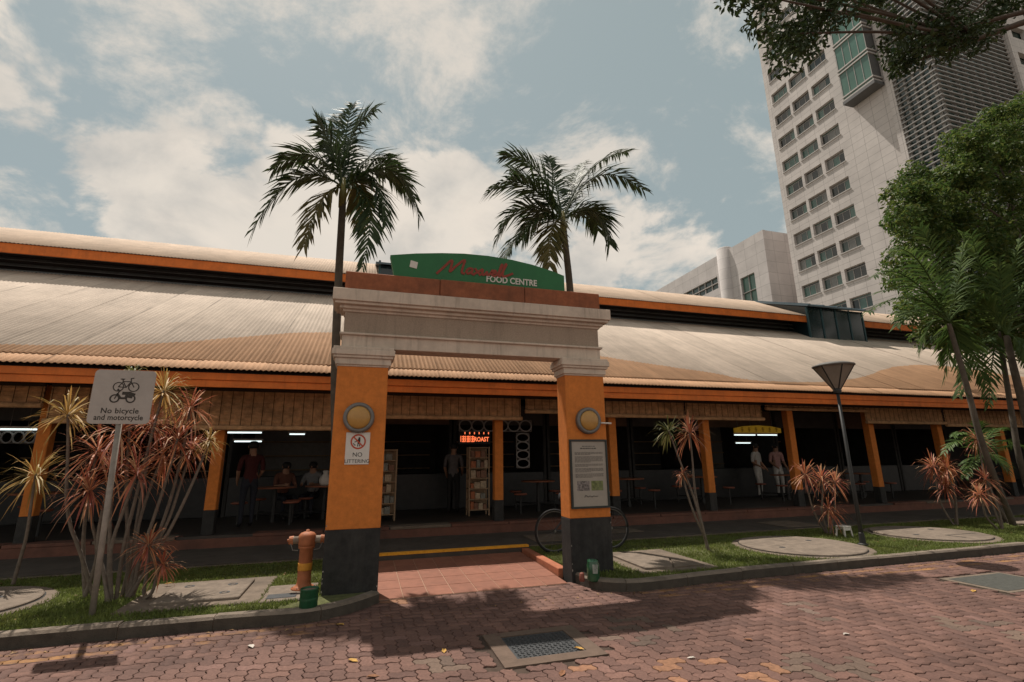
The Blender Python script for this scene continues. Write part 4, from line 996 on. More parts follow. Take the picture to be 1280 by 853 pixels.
for (a, b) in cols:
    zz_ = [-.2]+[v for r in rows for v in (r, r+WH)]+[wz1]
    for k in range(0, len(zz_), 2): wb.box(XT+.003, XT+th, TS(a), TS(b), TZ(zz_[k]) if k else 0, TZ(zz_[k+1]))
wb.build('wall', CLAD, tower)
MB().box(XT+th+.02, XT+DEP, TS(wy0), TS(wy1)-.01, 0, TZ(wz1)-.05).build('core', CLAD, tower)
# one window mesh, shared
ww, wh = TS(cols[0][1]-cols[0][0]), WH*S
fm_ = MB(); d = .32; 
fm_.box(d, d+.06, -ww/2, ww/2, 0, .07).box(d, d+.06, -ww/2, ww/2, wh-.32, wh-.24).box(d, d+.06, -ww/2, ww/2, wh-.07, wh).box(d, d+.06, -ww/2, -ww/2+.07, .071, wh-.071).box(d, d+.06, ww/2-.07, ww/2, .071, wh-.071)
for f in (-.17, .17): fm_.box(d-.01, d+.061, ww*f-.035, ww*f+.035, .071, wh-.33)
frame_me = mesh_only(fm_, 'window_frame', FRM)
GLS2 = mat('office_glass_green', (.06, .125, .105), .15, .3, .6, spec=.7); GLS3 = mat('office_glass_blind', (.16, .16, .15), .3, .2, .6, spec=.6); GLS4 = mat('office_glass_dark', (.018, .024, .024), .12, .3, .6, spec=.7)
pane_mes = [mesh_only(MB().box(d+.03, d+.04, a+.04, b-.04, .05, wh-.33), 'pane', GLS) for a, b in ((-ww/2, -ww*.17), (-ww*.17, ww*.17), (ww*.17, ww/2))]
pane_mes.append(mesh_only(MB().box(d+.03, d+.04, -ww/2+.05, ww/2-.05, wh-.235, wh-.08), 'pane', GLS))
pane_var = []
for q in pane_mes:
    var_ = [q]
    for m_ in (GLS2, GLS3, GLS4):
        c2 = q.copy(); c2.materials.clear(); c2.materials.append(m_); var_.append(c2)
    pane_var.append([var_[0], var_[1], var_[1], var_[3], var_[3], var_[2]])
back_me = mesh_only(MB().box(d+.2, d+.22, -ww/2, ww/2, 0, wh), 'blind_backing', DARKG)
sill_me = mesh_only(MB().box(-.10, .3, -ww/2-.05, ww/2+.05, -.12, -.005), 'sill', LEDGE)
for r in rows:
    if r < 12: continue
    for (a, b) in cols:
        w = instance('window', frame_me, tower, (XT, TS((a+b)/2), TZ(r))); ORG[w.name] = Vector((XT, TS((a+b)/2), TZ(r)))
        for nm, me_ in [('pane', random.choice(q)) for q in pane_var]+[('sill', sill_me), ('backing', back_me)]:
            o = bpy.data.objects.new(nm, me_); C.objects.link(o); o.parent = w
# green glass bay
bay = MB().box(TS(38.95), XT-.01, TS(24.25), TS(26.87), TZ(31.9), TZ(54)).build('glass_bay', GGL, tower)
for k in range(9):
    z = 31.9+k*ROW
    for dz in (0, .34):
        MB().box(TS(38.85), XT-.02, TS(24.15), TS(26.97), TZ(z+dz), TZ(z+dz)+.16).build('ledge', LEDGE, bay)
for k in range(5):
    y = 24.25+k*.655; MB().box(TS(38.92), TS(38.96), TS(y)-.03, TS(y)+.03, TZ(32.0), TZ(53.9)).build('mullion', FRM, bay)
MB().box(TS(38.85), XT-.03, TS(24.15), TS(26.97), TZ(31.6), TZ(31.9)-.01).build('soffit', mat('bay_soffit', (.12, .12, .12), .7), bay)
MB().box(TS(39.0), XT-.02, TS(24.235), TS(24.249), TZ(32.0), TZ(53.9)).build('side_panel', mat('bay_side', (.10, .10, .10), .6), bay)
# pier, louvred corner, side wing
MB().box(TS(39.75), XT+1, TS(23.45), TS(23.94), 0, TZ(58)).build('pier', CLAD, tower)
lx0, lx1, ly0, ly1 = TS(39.7), TS(49.4), TS(20.45), TS(23.43)
MB().box(lx0+.5, lx1, ly0+.5, ly1, 0, TZ(56)).build('louvre_core', GLS, tower)
for k in range(5): MB().box(lx0+.25, lx0+.49, ly0+.5+k*(ly1-ly0-.7)/4, ly0+.7+k*(ly1-ly0-.7)/4, 0, TZ(56)).build('louvre_post', LVM, tower)
for k in range(9): MB().box(lx0+.6+k*(lx1-lx0-1)/8, lx0+.8+k*(lx1-lx0-1)/8, ly0+.25, ly0+.49, 0, TZ(56)).build('louvre_post', LVM, tower)
sA = mesh_only(MB().box(0, .22, 0, ly1-ly0, 0, .11), 'louvre_slat', LVM); sB = mesh_only(MB().box(.22, lx1-lx0, 0, .22, 0, .11), 'louvre_slat', LVM)
z = 14.
while z < 45:
    instance('louvre_slat', sA, tower, (lx0, ly0, TZ(z))); instance('louvre_slat', sB, tower, (lx0, ly0, TZ(z)+.002)); z += .44
wing = MB(); wx0 = lx1+.01; wy = TS(20.2)
wz = [0]+[TZ(v) for r in rows for v in (r, r+WH)]+[TZ(56)]
wing.box(wx0, wx0+.9, wy, wy+.5, 0, TZ(56)); 
for k in range(0, len(wz), 2): wing.box(wx0+.901, wx0+20, wy+.003, wy+.5, wz[k], wz[k+1])
wing.build('wing_wall', CLAD, tower)
MB().box(wx0, wx0+20, wy+.55, wy+8, 0, TZ(55.9)).build('wing_core', GLS, tower)
for k in range(5):
    x = wx0+.9+3.3*(k+1)-.7; MB().box(x, x+.7, wy-.0+.006, wy+.45, 0, TZ(56)).build('wing_pier', CLAD, tower)

block = thing('low_office_block', (TS(43), TS(45), 0), 'lower pale office block with rounded stair column beside the tower', 'building')
by0, by1, bz = 38.6, 75., 25.4
bw_ = MB(); oy = [(40.5, 42.6, 17.6, 21.25), (46.2, 57.5, 21.4, 22.9), (60, 70, 21.4, 22.9), (46.2, 57.5, 18.6, 20.1)]
ys_ = sorted({by0, by1, *[v for o in oy for v in o[:2]]})
for a, b in zip(ys_[:-1], ys_[1:]):
    hs = sorted([(o[2], o[3]) for o in oy if o[0] <= a+1e-6 and o[1] >= b-1e-6]); z0_ = 0.
    for (za, zb) in hs: bw_.box(XT+.01, XT+.5, TS(a), TS(b), z0_, TZ(za)); z0_ = TZ(zb)
    bw_.box(XT+.01, XT+.5, TS(a), TS(b), z0_, TZ(bz))
bw_.build('wall', CLAD2, block)
MB().box(XT+.9, XT+28, TS(by0)+.02, TS(by1), 0, TZ(bz)-.02).build('core', CLAD2, block)
MB().box(XT+.505, XT+.9, TS(by0)+.02, TS(by0)+.4, 0, TZ(bz)-.02).build('front_return', CLAD2, block)
for (a, b, za, zb) in oy:
    w = MB().box(XT+.4, XT+.45, TS(a), TS(b), TZ(za), TZ(zb)).build('window', GGL if b-a < 3 else GLS, block)
    n = max(2, int((b-a)/1.25))
    for k in range(n+1): MB().box(XT+.2, XT+.395, TS(a)+(TS(b)-TS(a)-.1)*k/n, TS(a)+(TS(b)-TS(a)-.1)*k/n+.1, TZ(za), TZ(zb)).build('mullion', LEDGE if b-a > 3 else FRM, w)
    MB().box(XT+.1, XT+.38, TS(a), TS(b), TZ((za+zb)/2)-.05, TZ((za+zb)/2)+.05).build('transom', LEDGE if b-a > 3 else FRM, w)
MB().lathe([(TS(.9), 0), (TS(.9), TZ(25.75)), (TS(.85), TZ(25.8)), (.1, TZ(25.82))], (XT+.25, TS(44.75), 0), 32).build('stair_column', CLAD2, block, True)

# ================================================================ vegetation
def leaf_material(name, stops, trans=.3, rough=.55, noise=.35):
    m = bpy.data.materials.new(name); m.use_nodes = True; N = m.node_tree.nodes; L = m.node_tree.links; b = N['Principled BSDF']; b.inputs['Roughness'].default_value = rough; b.inputs['Specular IOR Level'].default_value = .3
    g = N.new('ShaderNodeNewGeometry'); rp = N.new('ShaderNodeValToRGB'); e = rp.color_ramp.elements
    e[0].position = 0; e[0].color = (*stops[0], 1); e[1].position = 1; e[1].color = (*stops[-1], 1)
    for k, s_ in enumerate(stops[1:-1]): q = e.new((k+1)/(len(stops)-1)); q.color = (*s_, 1)
    L.new(g.outputs['Random Per Island'], rp.inputs[0])
    tr = N.new('ShaderNodeBsdfTranslucent'); ms = N.new('ShaderNodeMixShader'); ms.inputs[0].default_value = trans
    L.new(rp.outputs[0], b.inputs['Base Color']); L.new(rp.outputs[0], tr.inputs[0]); L.new(b.outputs[0], ms.inputs[1]); L.new(tr.outputs[0], ms.inputs[2]); L.new(ms.outputs[0], N['Material Output'].inputs[0])
    return m
PALMM = leaf_material('mid_green_palm_leaflet', [(.04, .075, .02), (.065, .11, .026), (.10, .145, .036)], .45, .75)
PALMG = leaf_material('palm_leaflet', [(.022, .04, .014), (.035, .06, .018), (.055, .08, .025)], .25)
PALMY = leaf_material('dry_palm_leaflet', [(.09, .08, .02), (.13, .10, .03), (.06, .07, .02)], .3)
PALML = leaf_material('bright_palm_leaflet', [(.05, .10, .02), (.08, .14, .03), (.10, .16, .04)], .35)
CORDR = leaf_material('red_cordyline_leaf', [(.26, .06, .04), (.42, .13, .07), (.52, .22, .10), (.30, .08, .06), (.56, .36, .20), (.46, .18, .10)], .3)
CORDY = leaf_material('yellow_cordyline_leaf', [(.40, .22, .06), (.50, .31, .10), (.30, .22, .07), (.55, .40, .17)], .3)
CORDG = leaf_material('green_cordyline_leaf', [(.07, .09, .03), (.13, .13, .04), (.24, .20, .08)], .3)
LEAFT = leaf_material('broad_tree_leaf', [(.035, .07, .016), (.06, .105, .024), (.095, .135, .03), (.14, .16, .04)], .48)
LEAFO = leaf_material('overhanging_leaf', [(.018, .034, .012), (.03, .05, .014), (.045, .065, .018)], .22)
TRUNK = mat('palm_bark', (.095, .078, .06), .95, .25, 8, .5, 40, dirt=.4); TRUNKG = mat('green_crownshaft', (.16, .14, .04), .7, .2, 6); BARK = mat('tree_bark', (.09, .07, .055), .95, .3, 6, .6, 30)
CSTEM = mat('cordyline_stem', (.15, .12, .095), .95, .25, 20, .4, 60)

def bez(a, b, c, t): return a*(1-t)**2+b*2*t*(1-t)+c*t*t
def frond(p0, c, p1, nl=34, ll=.42, rnd=random, width=.028, hang=.55, stiff=1.0):
    mb = MB(); pts = [bez(p0, c, p1, t) for t in np.linspace(0, 1, 12)]
    L_ = sum((a-b).length for a, b in zip(pts[:-1], pts[1:]))
    mb.tube(pts, list(np.linspace(.022, .004, 12)), 5)
    for k in range(nl):
        t = .10+.9*k/(nl-1)+rnd.uniform(-.01, .01); t = min(t, 1)
        p = bez(p0, c, p1, t); tg = (bez(p0, c, p1, min(1, t+.02))-bez(p0, c, p1, t-.02)).normalized()
        side = tg.cross(Vector((0, 0, 1)))
        if side.length < .15: side = tg.cross(Vector((1, .3, 0)))
        side.normalize(); up = side.cross(tg).normalized()
        prof = (.45+.55*math.sin(math.pi*min(1, (t*.95+.12))))*ll
        for sg in (-1, 1):
            if rnd.random() < .04: continue
            l = prof*rnd.uniform(.72, 1.15)
            d = (tg*(.6+.5*t+rnd.uniform(-.12, .12))+side*sg*(.75+rnd.uniform(-.15, .15))*stiff+up*rnd.uniform(-.15, .35)).normalized()
            m1 = p+d*l*.5+Vector((0, 0, -hang*l*.12)); d2 = (d+Vector((0, 0, -hang*rnd.uniform(.7, 1.3)))).normalized(); m2 = m1+d2*l*.5
            wv = tg.cross(d).cross(d).normalized()*width*rnd.uniform(.8, 1.15)*.5
            if wv.length < 1e-5: continue
            mb.add([p-wv*.5, p+wv*.5, m1+wv, m1-wv, m2], [(0, 1, 2, 3), (3, 2, 4)])
    return mb
def palm(label, Y, base_xy, trunk_px, fronds, r0=.068, r1=.056, ll=.42, nl=36, crown=True, mats=None, group=None, width=.028, spread=.5, seed=1, hang=.6, baseh=VZ):
    rnd = random.Random(seed)
    tp = [ony(u, v, Y) for u, v in trunk_px]; base = Vector((base_xy[0], base_xy[1], baseh-.05))
    t = thing('palm_tree', base, label, 'palm', group)
    pts = [base]+tp
    sm = smooth2_3(pts)
    MB().tube(sm, list(np.linspace(r0*1.25, r1, len(sm))), 10).build('trunk', TRUNK, t, True)
    top = tp[-1]
    rg = MB()
    for q in range(3, len(sm)-1): 
        pass
    if crown: MB().tube([top+Vector((0, 0, -.35)), top+Vector((0, 0, -.1)), top+Vector((0, 0, .25))], [r1*1.1, r1*1.25, r1*.5], 10).build('crownshaft', TRUNKG, t, True)
    for k, fr in enumerate(fronds):
        (cu, cv_), (tu, tv) = fr[0], fr[1]; dy = fr[2] if len(fr) > 2 else rnd.uniform(-spread, spread); mt = fr[3] if len(fr) > 3 else (mats or PALMG)
        c = ony(cu, cv_, Y+dy*.6); p1 = ony(tu, tv, Y+dy)
        frond(top+Vector((0, 0, .05)), c, p1, nl, ll, rnd, width, hang).build('frond', mt, t)
    return t
def smooth2_3(p, n=2):
    p = [Vector(q) for q in p]
    for _ in range(n):
        q = [p[0]]
        for a, b in zip(p[:-1], p[1:]): q += [a*.75+b*.25, a*.25+b*.75]
        p = q+[p[-1]]
    return p
def cl(x, y): return (300+x/3.554, 110+y/3.554)
palm('slender palm rising behind the no littering pillar', 8.6, (ony(424, 700, 8.6).x, 8.6), [(419, 520), (419, 450), (423, 350), (428, 262), (429, 238)],
     [(cl(450, 190), cl(600, 95), .15), (cl(410, 250), cl(345, 150), -.2), (cl(455, 200), cl(500, 75), .5), (cl(330, 200), cl(150, 360), .3), (cl(250, 270), cl(60, 625), -.15), (cl(360, 420), cl(285, 700), -.5, PALMY),
      (cl(720, 230), cl(795, 575), .1), (cl(620, 330), cl(650, 600), -.5), (cl(640, 420), cl(545, 790), -.7), (cl(560, 240), cl(690, 350), .7),  (cl(425, 240), cl(430, 130), .9), (cl(540, 320), cl(530, 620), .6, PALMY), (cl(640, 260), cl(745, 480), .9)], ll=.68, nl=50, seed=3, width=.046, r0=.066, r1=.058)
def cr(x, y): return (590+x/4.0625, 160+y/4.0625)
palm('palm rising behind the pillar with the information board', 8.6, (ony(722, 690, 8.6).x, 8.6), [(717, 440), (713, 362), (706, 300), (704, 278)],
     [(cr(330, 120), cr(165, 140), .3), (cr(250, 170), cr(75, 330), -.2), (cr(220, 300), cr(125, 570), .2), (cr(280, 420), cr(165, 660), -.4), (cr(390, 440), cr(395, 700), -.6, PALMY), (cr(600, 110), cr(865, 310), .2), (cr(560, 150), cr(790, 120), .6),
      (cr(660, 330), cr(700, 590), -.2), (cr(420, 250), cr(390, 150), .7), (cr(520, 250), cr(560, 180), .9), (cr(330, 260), cr(200, 210), .9), (cr(600, 330), cr(640, 520), .7), (cr(340, 360), cr(260, 560), .7)], ll=.72, nl=52, seed=5, width=.046)

# cordylines
def rosette(c, R, rnd, n=64, w=.02):
    mb = MB()
    for k in range(n):
        zc = rnd.uniform(-.85, 1); a = rnd.uniform(0, 2*math.pi); rr = math.sqrt(1-zc*zc)
        d = Vector((rr*math.cos(a), rr*math.sin(a), zc)); l = R*rnd.uniform(.75, 1.12)
        side = d.cross(Vector((0, 0, 1))); side = side.normalized() if side.length > .05 else Vector((1, 0, 0))
        ww_ = side*w*.5*rnd.uniform(.75, 1.2); g_ = Vector((0, 0, -1))*l*rnd.uniform(.05, .5)
        s0 = c+d*R*.06+Vector((0, 0, rnd.uniform(-.12, .03)*R))
        p1, p2, p3 = s0+d*l*.4, s0+d*l*.75+g_*.35, s0+d*l+g_
        mb.add([s0-ww_*.5, s0+ww_*.5, p1+ww_, p1-ww_, p2+ww_*.75, p2-ww_*.75, p3], [(0, 1, 2, 3), (3, 2, 4, 5), (5, 4, 6)])
    return mb
def cordyline(label, base_px, heads, Y=None, zb=VZ, seed=1, sway=.12):
    rnd = random.Random(seed); B = onz(*base_px, zb); B.z = zb-.04
    t = thing('cordyline', B, label, 'plant', 'cordylines on the verges'); Yb = B.y
    for k, h in enumerate(heads):
        u, v, rpx, m = h[:4]; dy = h[4] if len(h) > 4 else rnd.uniform(-.25, .25)
        c = ony(u, v, Yb+dy); dist = (c-Vector((0, 0, H))).length; R = rpx*dist/FPX*.76
        b0 = B+Vector((rnd.uniform(-.06, .06), rnd.uniform(-.06, .06), 0)); mid = b0.lerp(c, .5)+Vector((rnd.uniform(-sway, sway), rnd.uniform(-.08, .08), -.08))
        pts = smooth2_3([b0, b0.lerp(mid, .5)+Vector((rnd.uniform(-.04, .04), 0, 0)), mid, mid.lerp(c, .6)+Vector((rnd.uniform(-.03, .03), 0, -.02)), c])
        st_ = MB().tube(pts, list(np.linspace(.024, .013, len(pts))), 7).build('stem', CSTEM, t, True)
        rosette(c, R, rnd, int(46+R*50), .019).build('rosette', m, t)
    return t
cordyline('single yellow headed cordyline beside the round cover', (18, 733), [(45, 592, 40, CORDY, .0)], seed=1)
cordyline('cordyline with yellow top head and two red heads, beside the bicycle ban sign', (108, 748), [(85, 517, 42, CORDY, -.1), (122, 562, 48, CORDR, .1), (112, 612, 42, CORDR, -.1)], seed=2)
cordyline('cordyline directly behind the bicycle ban sign post', (138, 752), [(150, 538, 50, CORDR, .1), (172, 590, 48, CORDR, -.15), (140, 585, 40, CORDR, .3)], seed=3)
cordyline('tallest cordyline with orange green crown above the bicycle ban sign', (152, 748), [(205, 488, 48, CORDY, .1), (190, 528, 45, CORDR, .2), (165, 470, 26, CORDG, .3)], seed=4)
cordyline('many headed cordyline leaning towards the fire hydrant', (160, 748), [(238, 508, 42, CORDR, .2), (222, 548, 52, CORDR, -.1), (240, 560, 40, CORDR, .3), (262, 550, 26, CORDY, .0), (205, 568, 40, CORDR, .25)], seed=5)
cordyline('short red cordyline beside the square inspection slab', (180, 750), [(186, 680, 34, CORDR, .0), (203, 705, 26, CORDR, -.05)], seed=6)
cordyline('two headed cordyline beside the cracked slab', (886, 688), [(836, 538, 32, CORDG, .1), (862, 540, 36, CORDR, -.1), (853, 592, 16, CORDR, .0)], seed=7)
cordyline('four headed cordyline beside the lamp post', (1040, 668), [(1006, 592, 28, CORDR, .1), (1027, 598, 28, CORDR, -.1), (1044, 602, 25, CORDR, .1), (1036, 636, 26, CORDR, -.1)], seed=8)
cordyline('red cordyline on a single stem between lamp post and palms', (1193, 657), [(1166, 582, 24, CORDR, .1), (1183, 584, 23, CORDR, -.1), (1182, 608, 24, CORDR, .0)], seed=9)
cordyline('red cordyline growing among the palm trunks', (1252, 662), [(1232, 598, 22, CORDR, .1), (1224, 618, 20, CORDR, -.1), (1221, 548, 22, CORDR, .2)], seed=10)

# palms at the right
palm('palm with a leaning slim trunk and broad fronds over the hall roof', 7.2, (onz(1246, 655, VZ).x, 7.6), [(1228, 560), (1208, 480), (1192, 425), (1186, 405)],
     [((1140, 350), (1085, 390)), ((1130, 320), (1092, 345)), ((1150, 300), (1112, 312)), ((1170, 310), (1150, 285)), ((1205, 320), (1205, 295)), ((1230, 350), (1245, 345)), ((1190, 420), (1180, 475)), ((1215, 420), (1232, 485)), ((1160, 390), (1150, 440)), ((1140, 370), (1120, 408)), ((1160, 340), (1100, 365)), ((1200, 400), (1205, 490))],
     r0=.052, r1=.042, ll=.50, nl=30, crown=False, mats=PALMM, group='palms beside the hall', width=.046, spread=.9, seed=8, hang=.5)
palm('palm with two leaning fronds seen between the slim trunks', 7.5, (onz(1290, 650, VZ).x, 7.9), [(1276, 590), (1262, 500), (1252, 440), (1248, 415)],
     [((1200, 350), (1178, 345)), ((1220, 320), (1215, 295)), ((1265, 330), (1275, 300)), ((1290, 360), (1310, 385)), ((1215, 430), (1198, 495)), ((1240, 440), (1236, 505)), ((1280, 420), (1292, 465)), ((1200, 390), (1165, 425)), ((1260, 370), (1300, 340))],
     r0=.052, r1=.042, ll=.50, nl=30, crown=False, mats=PALMM, group='palms beside the hall', width=.046, spread=.9, seed=9, hang=.5)
palm('thick trunked palm standing last beside the hall', 7.1, (onz(1318, 655, VZ).x, 7.3), [(1292, 560), (1272, 480), (1262, 440), (1258, 420)],
     [((1300, 340), (1310, 350)), ((1310, 380), (1340, 430)), ((1250, 350), (1248, 325)), ((1235, 370), (1215, 380)), ((1300, 430), (1312, 490)), ((1280, 330), (1330, 300))],
     r0=.07, r1=.055, ll=.5, nl=28, crown=False, mats=PALMM, group='palms beside the hall', width=.046, spread=.9, seed=10, hang=.5)
palm('small bright green palm beneath the taller palms', 7.9, (onz(1240, 652, VZ).x, 7.9), [(1238, 620), (1230, 580), (1226, 572)],
     [((1200, 535), (1180, 566)), ((1215, 530), (1192, 545)), ((1240, 530), (1255, 536)), ((1250, 540), (1272, 556)), ((1215, 570), (1206, 596)), ((1240, 560), (1262, 592)), ((1228, 540), (1222, 528)), ((1260, 550), (1295, 562))],
     r0=.04, r1=.03, ll=.34, nl=26, crown=False, mats=PALML, group='palms beside the hall', width=.03, spread=.5, seed=11, hang=.5)

# broadleaf crowns
def inpoly(x, y, poly):
    c_ = False; j = len(poly)-1
    for i in range(len(poly)):
        xi, yi = poly[i]; xj, yj = poly[j]
        if (yi > y) != (yj > y) and x < (xj-xi)*(y-yi)/(yj-yi)+xi: c_ = not c_
        j = i
    return c_
def leaves(centers, radii, per, size, seed, flat=.75):
    r = np.random.default_rng(seed); out = []
    for c, R in zip(centers, radii):
        n = int(per*R*R/.4); d = r.normal(size=(n, 3)); d /= np.linalg.norm(d, axis=1)[:, None]
        rad = R*r.uniform(.35, 1.05, n)**.6; p = np.array(c)+d*rad[:, None]*np.array([1, 1, flat])
        out.append(np.concatenate([p, d], 1))
    A_ = np.concatenate(out); p, d = A_[:, :3], A_[:, 3:]; n = len(p)
    nrm = d*.6+r.normal(size=(n, 3))*.6+np.array([0, 0, .7]); nrm /= np.linalg.norm(nrm, axis=1)[:, None]
    ax = np.cross(nrm, r.normal(size=(n, 3))); ax /= np.linalg.norm(ax, axis=1)[:, None]; ax[:, 2] -= .35; ax /= np.linalg.norm(ax, axis=1)[:, None]
    bx = np.cross(nrm, ax); L_ = size*r.uniform(.65, 1.25, n)[:, None]; W_ = L_*.42
    fold = nrm*L_*.12
    v0 = p; v1 = p+ax*L_*.5+bx*W_*.5+fold; v2 = p+ax*L_; v3 = p+ax*L_*.5-bx*W_*.5+fold
    V = np.stack([v0, v1, v2, v3], 1).reshape(-1, 3); i = np.arange(n)[:, None]*4
    return V, np.concatenate([i+np.array([[0, 1, 2]]), i+np.array([[0, 2, 3]])])
def crown_tree(label, base, fork, poly, Yr, nclump, Rr, per, size, leafm, seed, r0, extra=(), minz=3.8):
    rnd = random.Random(seed); t = thing('leafy_tree', base, label, 'tree')
    us = [q[0] for q in poly]; vs = [q[1] for q in poly]; cs = []; rs = []
    while len(cs) < nclump:
        u, v = rnd.uniform(min(us), max(us)), rnd.uniform(min(vs), max(vs))
        if not inpoly(u, v, poly): continue
        c = ony(u, v, rnd.uniform(*Yr))
        if c.z < minz: continue
        cs.append(c); rs.append(rnd.uniform(*Rr))
    for c, R in extra: cs.append(Vector(c)); rs.append(R)
    V, Fq = leaves(cs, rs, per, size, seed)
    np_mesh('crown', V, Fq, leafm, t)
    fork = Vector(fork); b = Vector(base)
    MB().tube(smooth2_3([b+Vector((0, 0, -.1)), b.lerp(fork, .4)+Vector((.1, .05, 0)), b.lerp(fork, .75), fork]), list(np.linspace(r0*1.2, r0*.7, 13)), 12).build('trunk', BARK, t, True)
    order = sorted(range(len(cs)), key=lambda i: rnd.random())[:34]
    limb = MB(); hubs = []
    for k in range(6):
        tgt = cs[order[k]]; m = fork.lerp(tgt, .55)+Vector((rnd.uniform(-.3, .3), rnd.uniform(-.3, .3), rnd.uniform(.1, .5)))
        MB().tube(smooth2_3([fork-Vector((0, 0, .1)), fork.lerp(m, .5), m, m.lerp(tgt, .6), tgt]), list(np.linspace(r0*.32, .02, 17)), 8).build('limb', BARK, t, True); hubs += [m, m.lerp(tgt, .5)]
    for k in order[6:]:
        h = min(hubs, key=lambda q: (q-cs[k]).length)
        limb.tube(smooth2_3([h, h.lerp(cs[k], .5)+Vector((0, 0, rnd.uniform(-.1, .25))), cs[k]]), list(np.linspace(.04, .012, 9)), 6)
    limb.build('branches', BARK, t, True, kind='stuff')
    return t
crown_tree('tall dense leafy tree behind the palms beside the tower', (17.9, 7.7, VZ), (17.6, 7.9, 4.6),
           [(1112, 240), (1138, 212), (1165, 222), (1178, 180), (1200, 165), (1222, 170), (1240, 128), (1275, 128), (1290, 108), (1340, 100), (1420, 170), (1420, 450), (1290, 450), (1225, 445), (1165, 425), (1125, 385), (1118, 330), (1128, 300)], (8.3, 10.6), 620, (.18, .52), 470, .16, LEAFT, 21, .28, minz=4.7)
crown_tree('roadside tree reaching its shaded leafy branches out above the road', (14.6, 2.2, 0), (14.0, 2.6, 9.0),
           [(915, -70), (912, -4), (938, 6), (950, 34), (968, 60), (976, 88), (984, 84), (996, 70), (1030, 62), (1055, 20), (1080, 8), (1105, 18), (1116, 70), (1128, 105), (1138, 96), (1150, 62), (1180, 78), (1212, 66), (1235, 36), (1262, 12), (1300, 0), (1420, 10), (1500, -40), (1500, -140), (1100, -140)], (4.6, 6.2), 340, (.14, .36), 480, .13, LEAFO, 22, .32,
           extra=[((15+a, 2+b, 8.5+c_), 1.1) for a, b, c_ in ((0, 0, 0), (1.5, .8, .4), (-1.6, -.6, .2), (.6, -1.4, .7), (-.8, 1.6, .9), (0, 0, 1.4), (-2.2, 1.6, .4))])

# ================================================================ street furniture and small things
# bicycle ban sign
sb = onz(115, 771, VZ); sxm = -2.566; sy = sb.y
t = thing('bicycle_ban_sign', (sb.x, sy, VZ), 'grey square sign banning bicycles and motorcycles on a thin post', 'sign')
MB().tube([(sb.x-.0, sy, VZ-.1), (sxm, sy, 2.06)], .028, 12).build('post', POSTM, t, True)
MB().tube([(sxm, sy+.005, 2.05), (sxm, sy+.005, 2.5)], .024, 10).build('post_sleeve', POSTM, t, True)
x0_, x1_, z0_, z1_ = -2.855, -2.277, 2.02, 2.612; rc = .045; pts = []
for (cx, cz, a0) in ((x1_-rc, z1_-rc, 0), (x0_+rc, z1_-rc, 90), (x0_+rc, z0_+rc, 180), (x1_-rc, z0_+rc, 270)):
    for k in range(5): a = math.radians(a0+k*22.5); pts.append((cx+rc*math.cos(a), cz+rc*math.sin(a)))
yp = sy-.035
MB().prism_y(pts, yp, yp+.008).build('panel', SIGNG, t)
BK = mat('sign_black', (.045, .038, .032), .7, .2)
pg = MB(); yk = yp
def ring(cx, cz, r, w): pg.stroke([(cx+r*math.cos(a), cz+r*math.sin(a)) for a in np.linspace(0, 2*math.pi, 21)], w, yk, .0015)
bx, bz = sxm+.02, 2.44
for s_ in (-1, 1): ring(bx+s_*.072, bz-.015, .048, .010)
for seg in ([(-.072, -.015), (-.035, .045), (.04, .045), (.0, -.02), (-.035, .045)], [(0, -.02), (-.072, -.015)], [(.04, .045), (.072, -.015)], [(.04, .045), (.035, .08), (.06, .085)], [(-.035, .045), (-.042, .07)], [(-.06, .072), (-.025, .072)]): pg.stroke([(bx+a, bz+b) for a, b in seg], .010, yk, .0015)
mz = 2.325; mx2 = sxm+.005
for s_ in (-1, 1): ring(mx2+s_*.075, mz-.03, .04, .014)
for seg, w in (([(-.075, -.03), (-.04, .05), (-.055, .075)], .011), ([(-.03, .055), (-.06, .065)], .012), ([(-.055, .02), (-.02, -.025), (.03, -.025)], .022), ([(.0, .03), (.06, .03), (.1, .015)], .034), ([(.03, .0), (.08, -.01)], .03)): pg.stroke([(mx2+a, mz+b) for a, b in seg], w, yk, .0015)
pg.build('pictogram', BK, t)
tm = text_mb('No bicycle', .082, sxm+.0, yk, 2.135, .0012, sx=.95, bold=.0015, spacing=1.05); text_mb('and motorcycle', .082, sxm-.0, yk, 2.062, .0012, mb=tm, sx=.86, bold=.0015, spacing=1.02); tm.build('lettering', BK, t)

# street lamp
lb = onz(1079, 682, VZ)
t = thing('street_lamp', lb, 'dark lamp post with an inverted cone lantern on the verge', 'lamp post')
MB().tube([(lb.x, lb.y, VZ-.1), (lb.x, lb.y, 1.0), (lb.x, lb.y, 2.78)], [.036, .032, .027], 12).build('pole', DARKM, t, True)
MB().lathe([(.08, VZ-.02), (.08, VZ+.025), (.05, VZ+.04), (.042, VZ+.2), (.034, VZ+.21)], (lb.x, lb.y, 0), 16).build('base_collar', DARKM, t)
LG = mat('smoky_lamp_diffuser', (.42, .36, .30), .35, .1, 6, trans=.55)
lz = 2.76; nh = 6
for k in range(nh):
    a0, a1 = 2*math.pi*(k+.1)/nh, 2*math.pi*(k+1.1)/nh; ra, rb_ = .05, .325
    q = [(lb.x+ra*math.cos(a0), lb.y+ra*math.sin(a0), lz+.02), (lb.x+ra*math.cos(a1), lb.y+ra*math.sin(a1), lz+.02), (lb.x+rb_*math.cos(a1), lb.y+rb_*math.sin(a1), lz+.46), (lb.x+rb_*math.cos(a0), lb.y+rb_*math.sin(a0), lz+.46)]
    MB().add(q, [(0, 1, 2, 3)]).build('diffuser_panel', LG, t)
    MB().tube([q[0], q[3]], .012, 6).build('rib', DARKM, t)
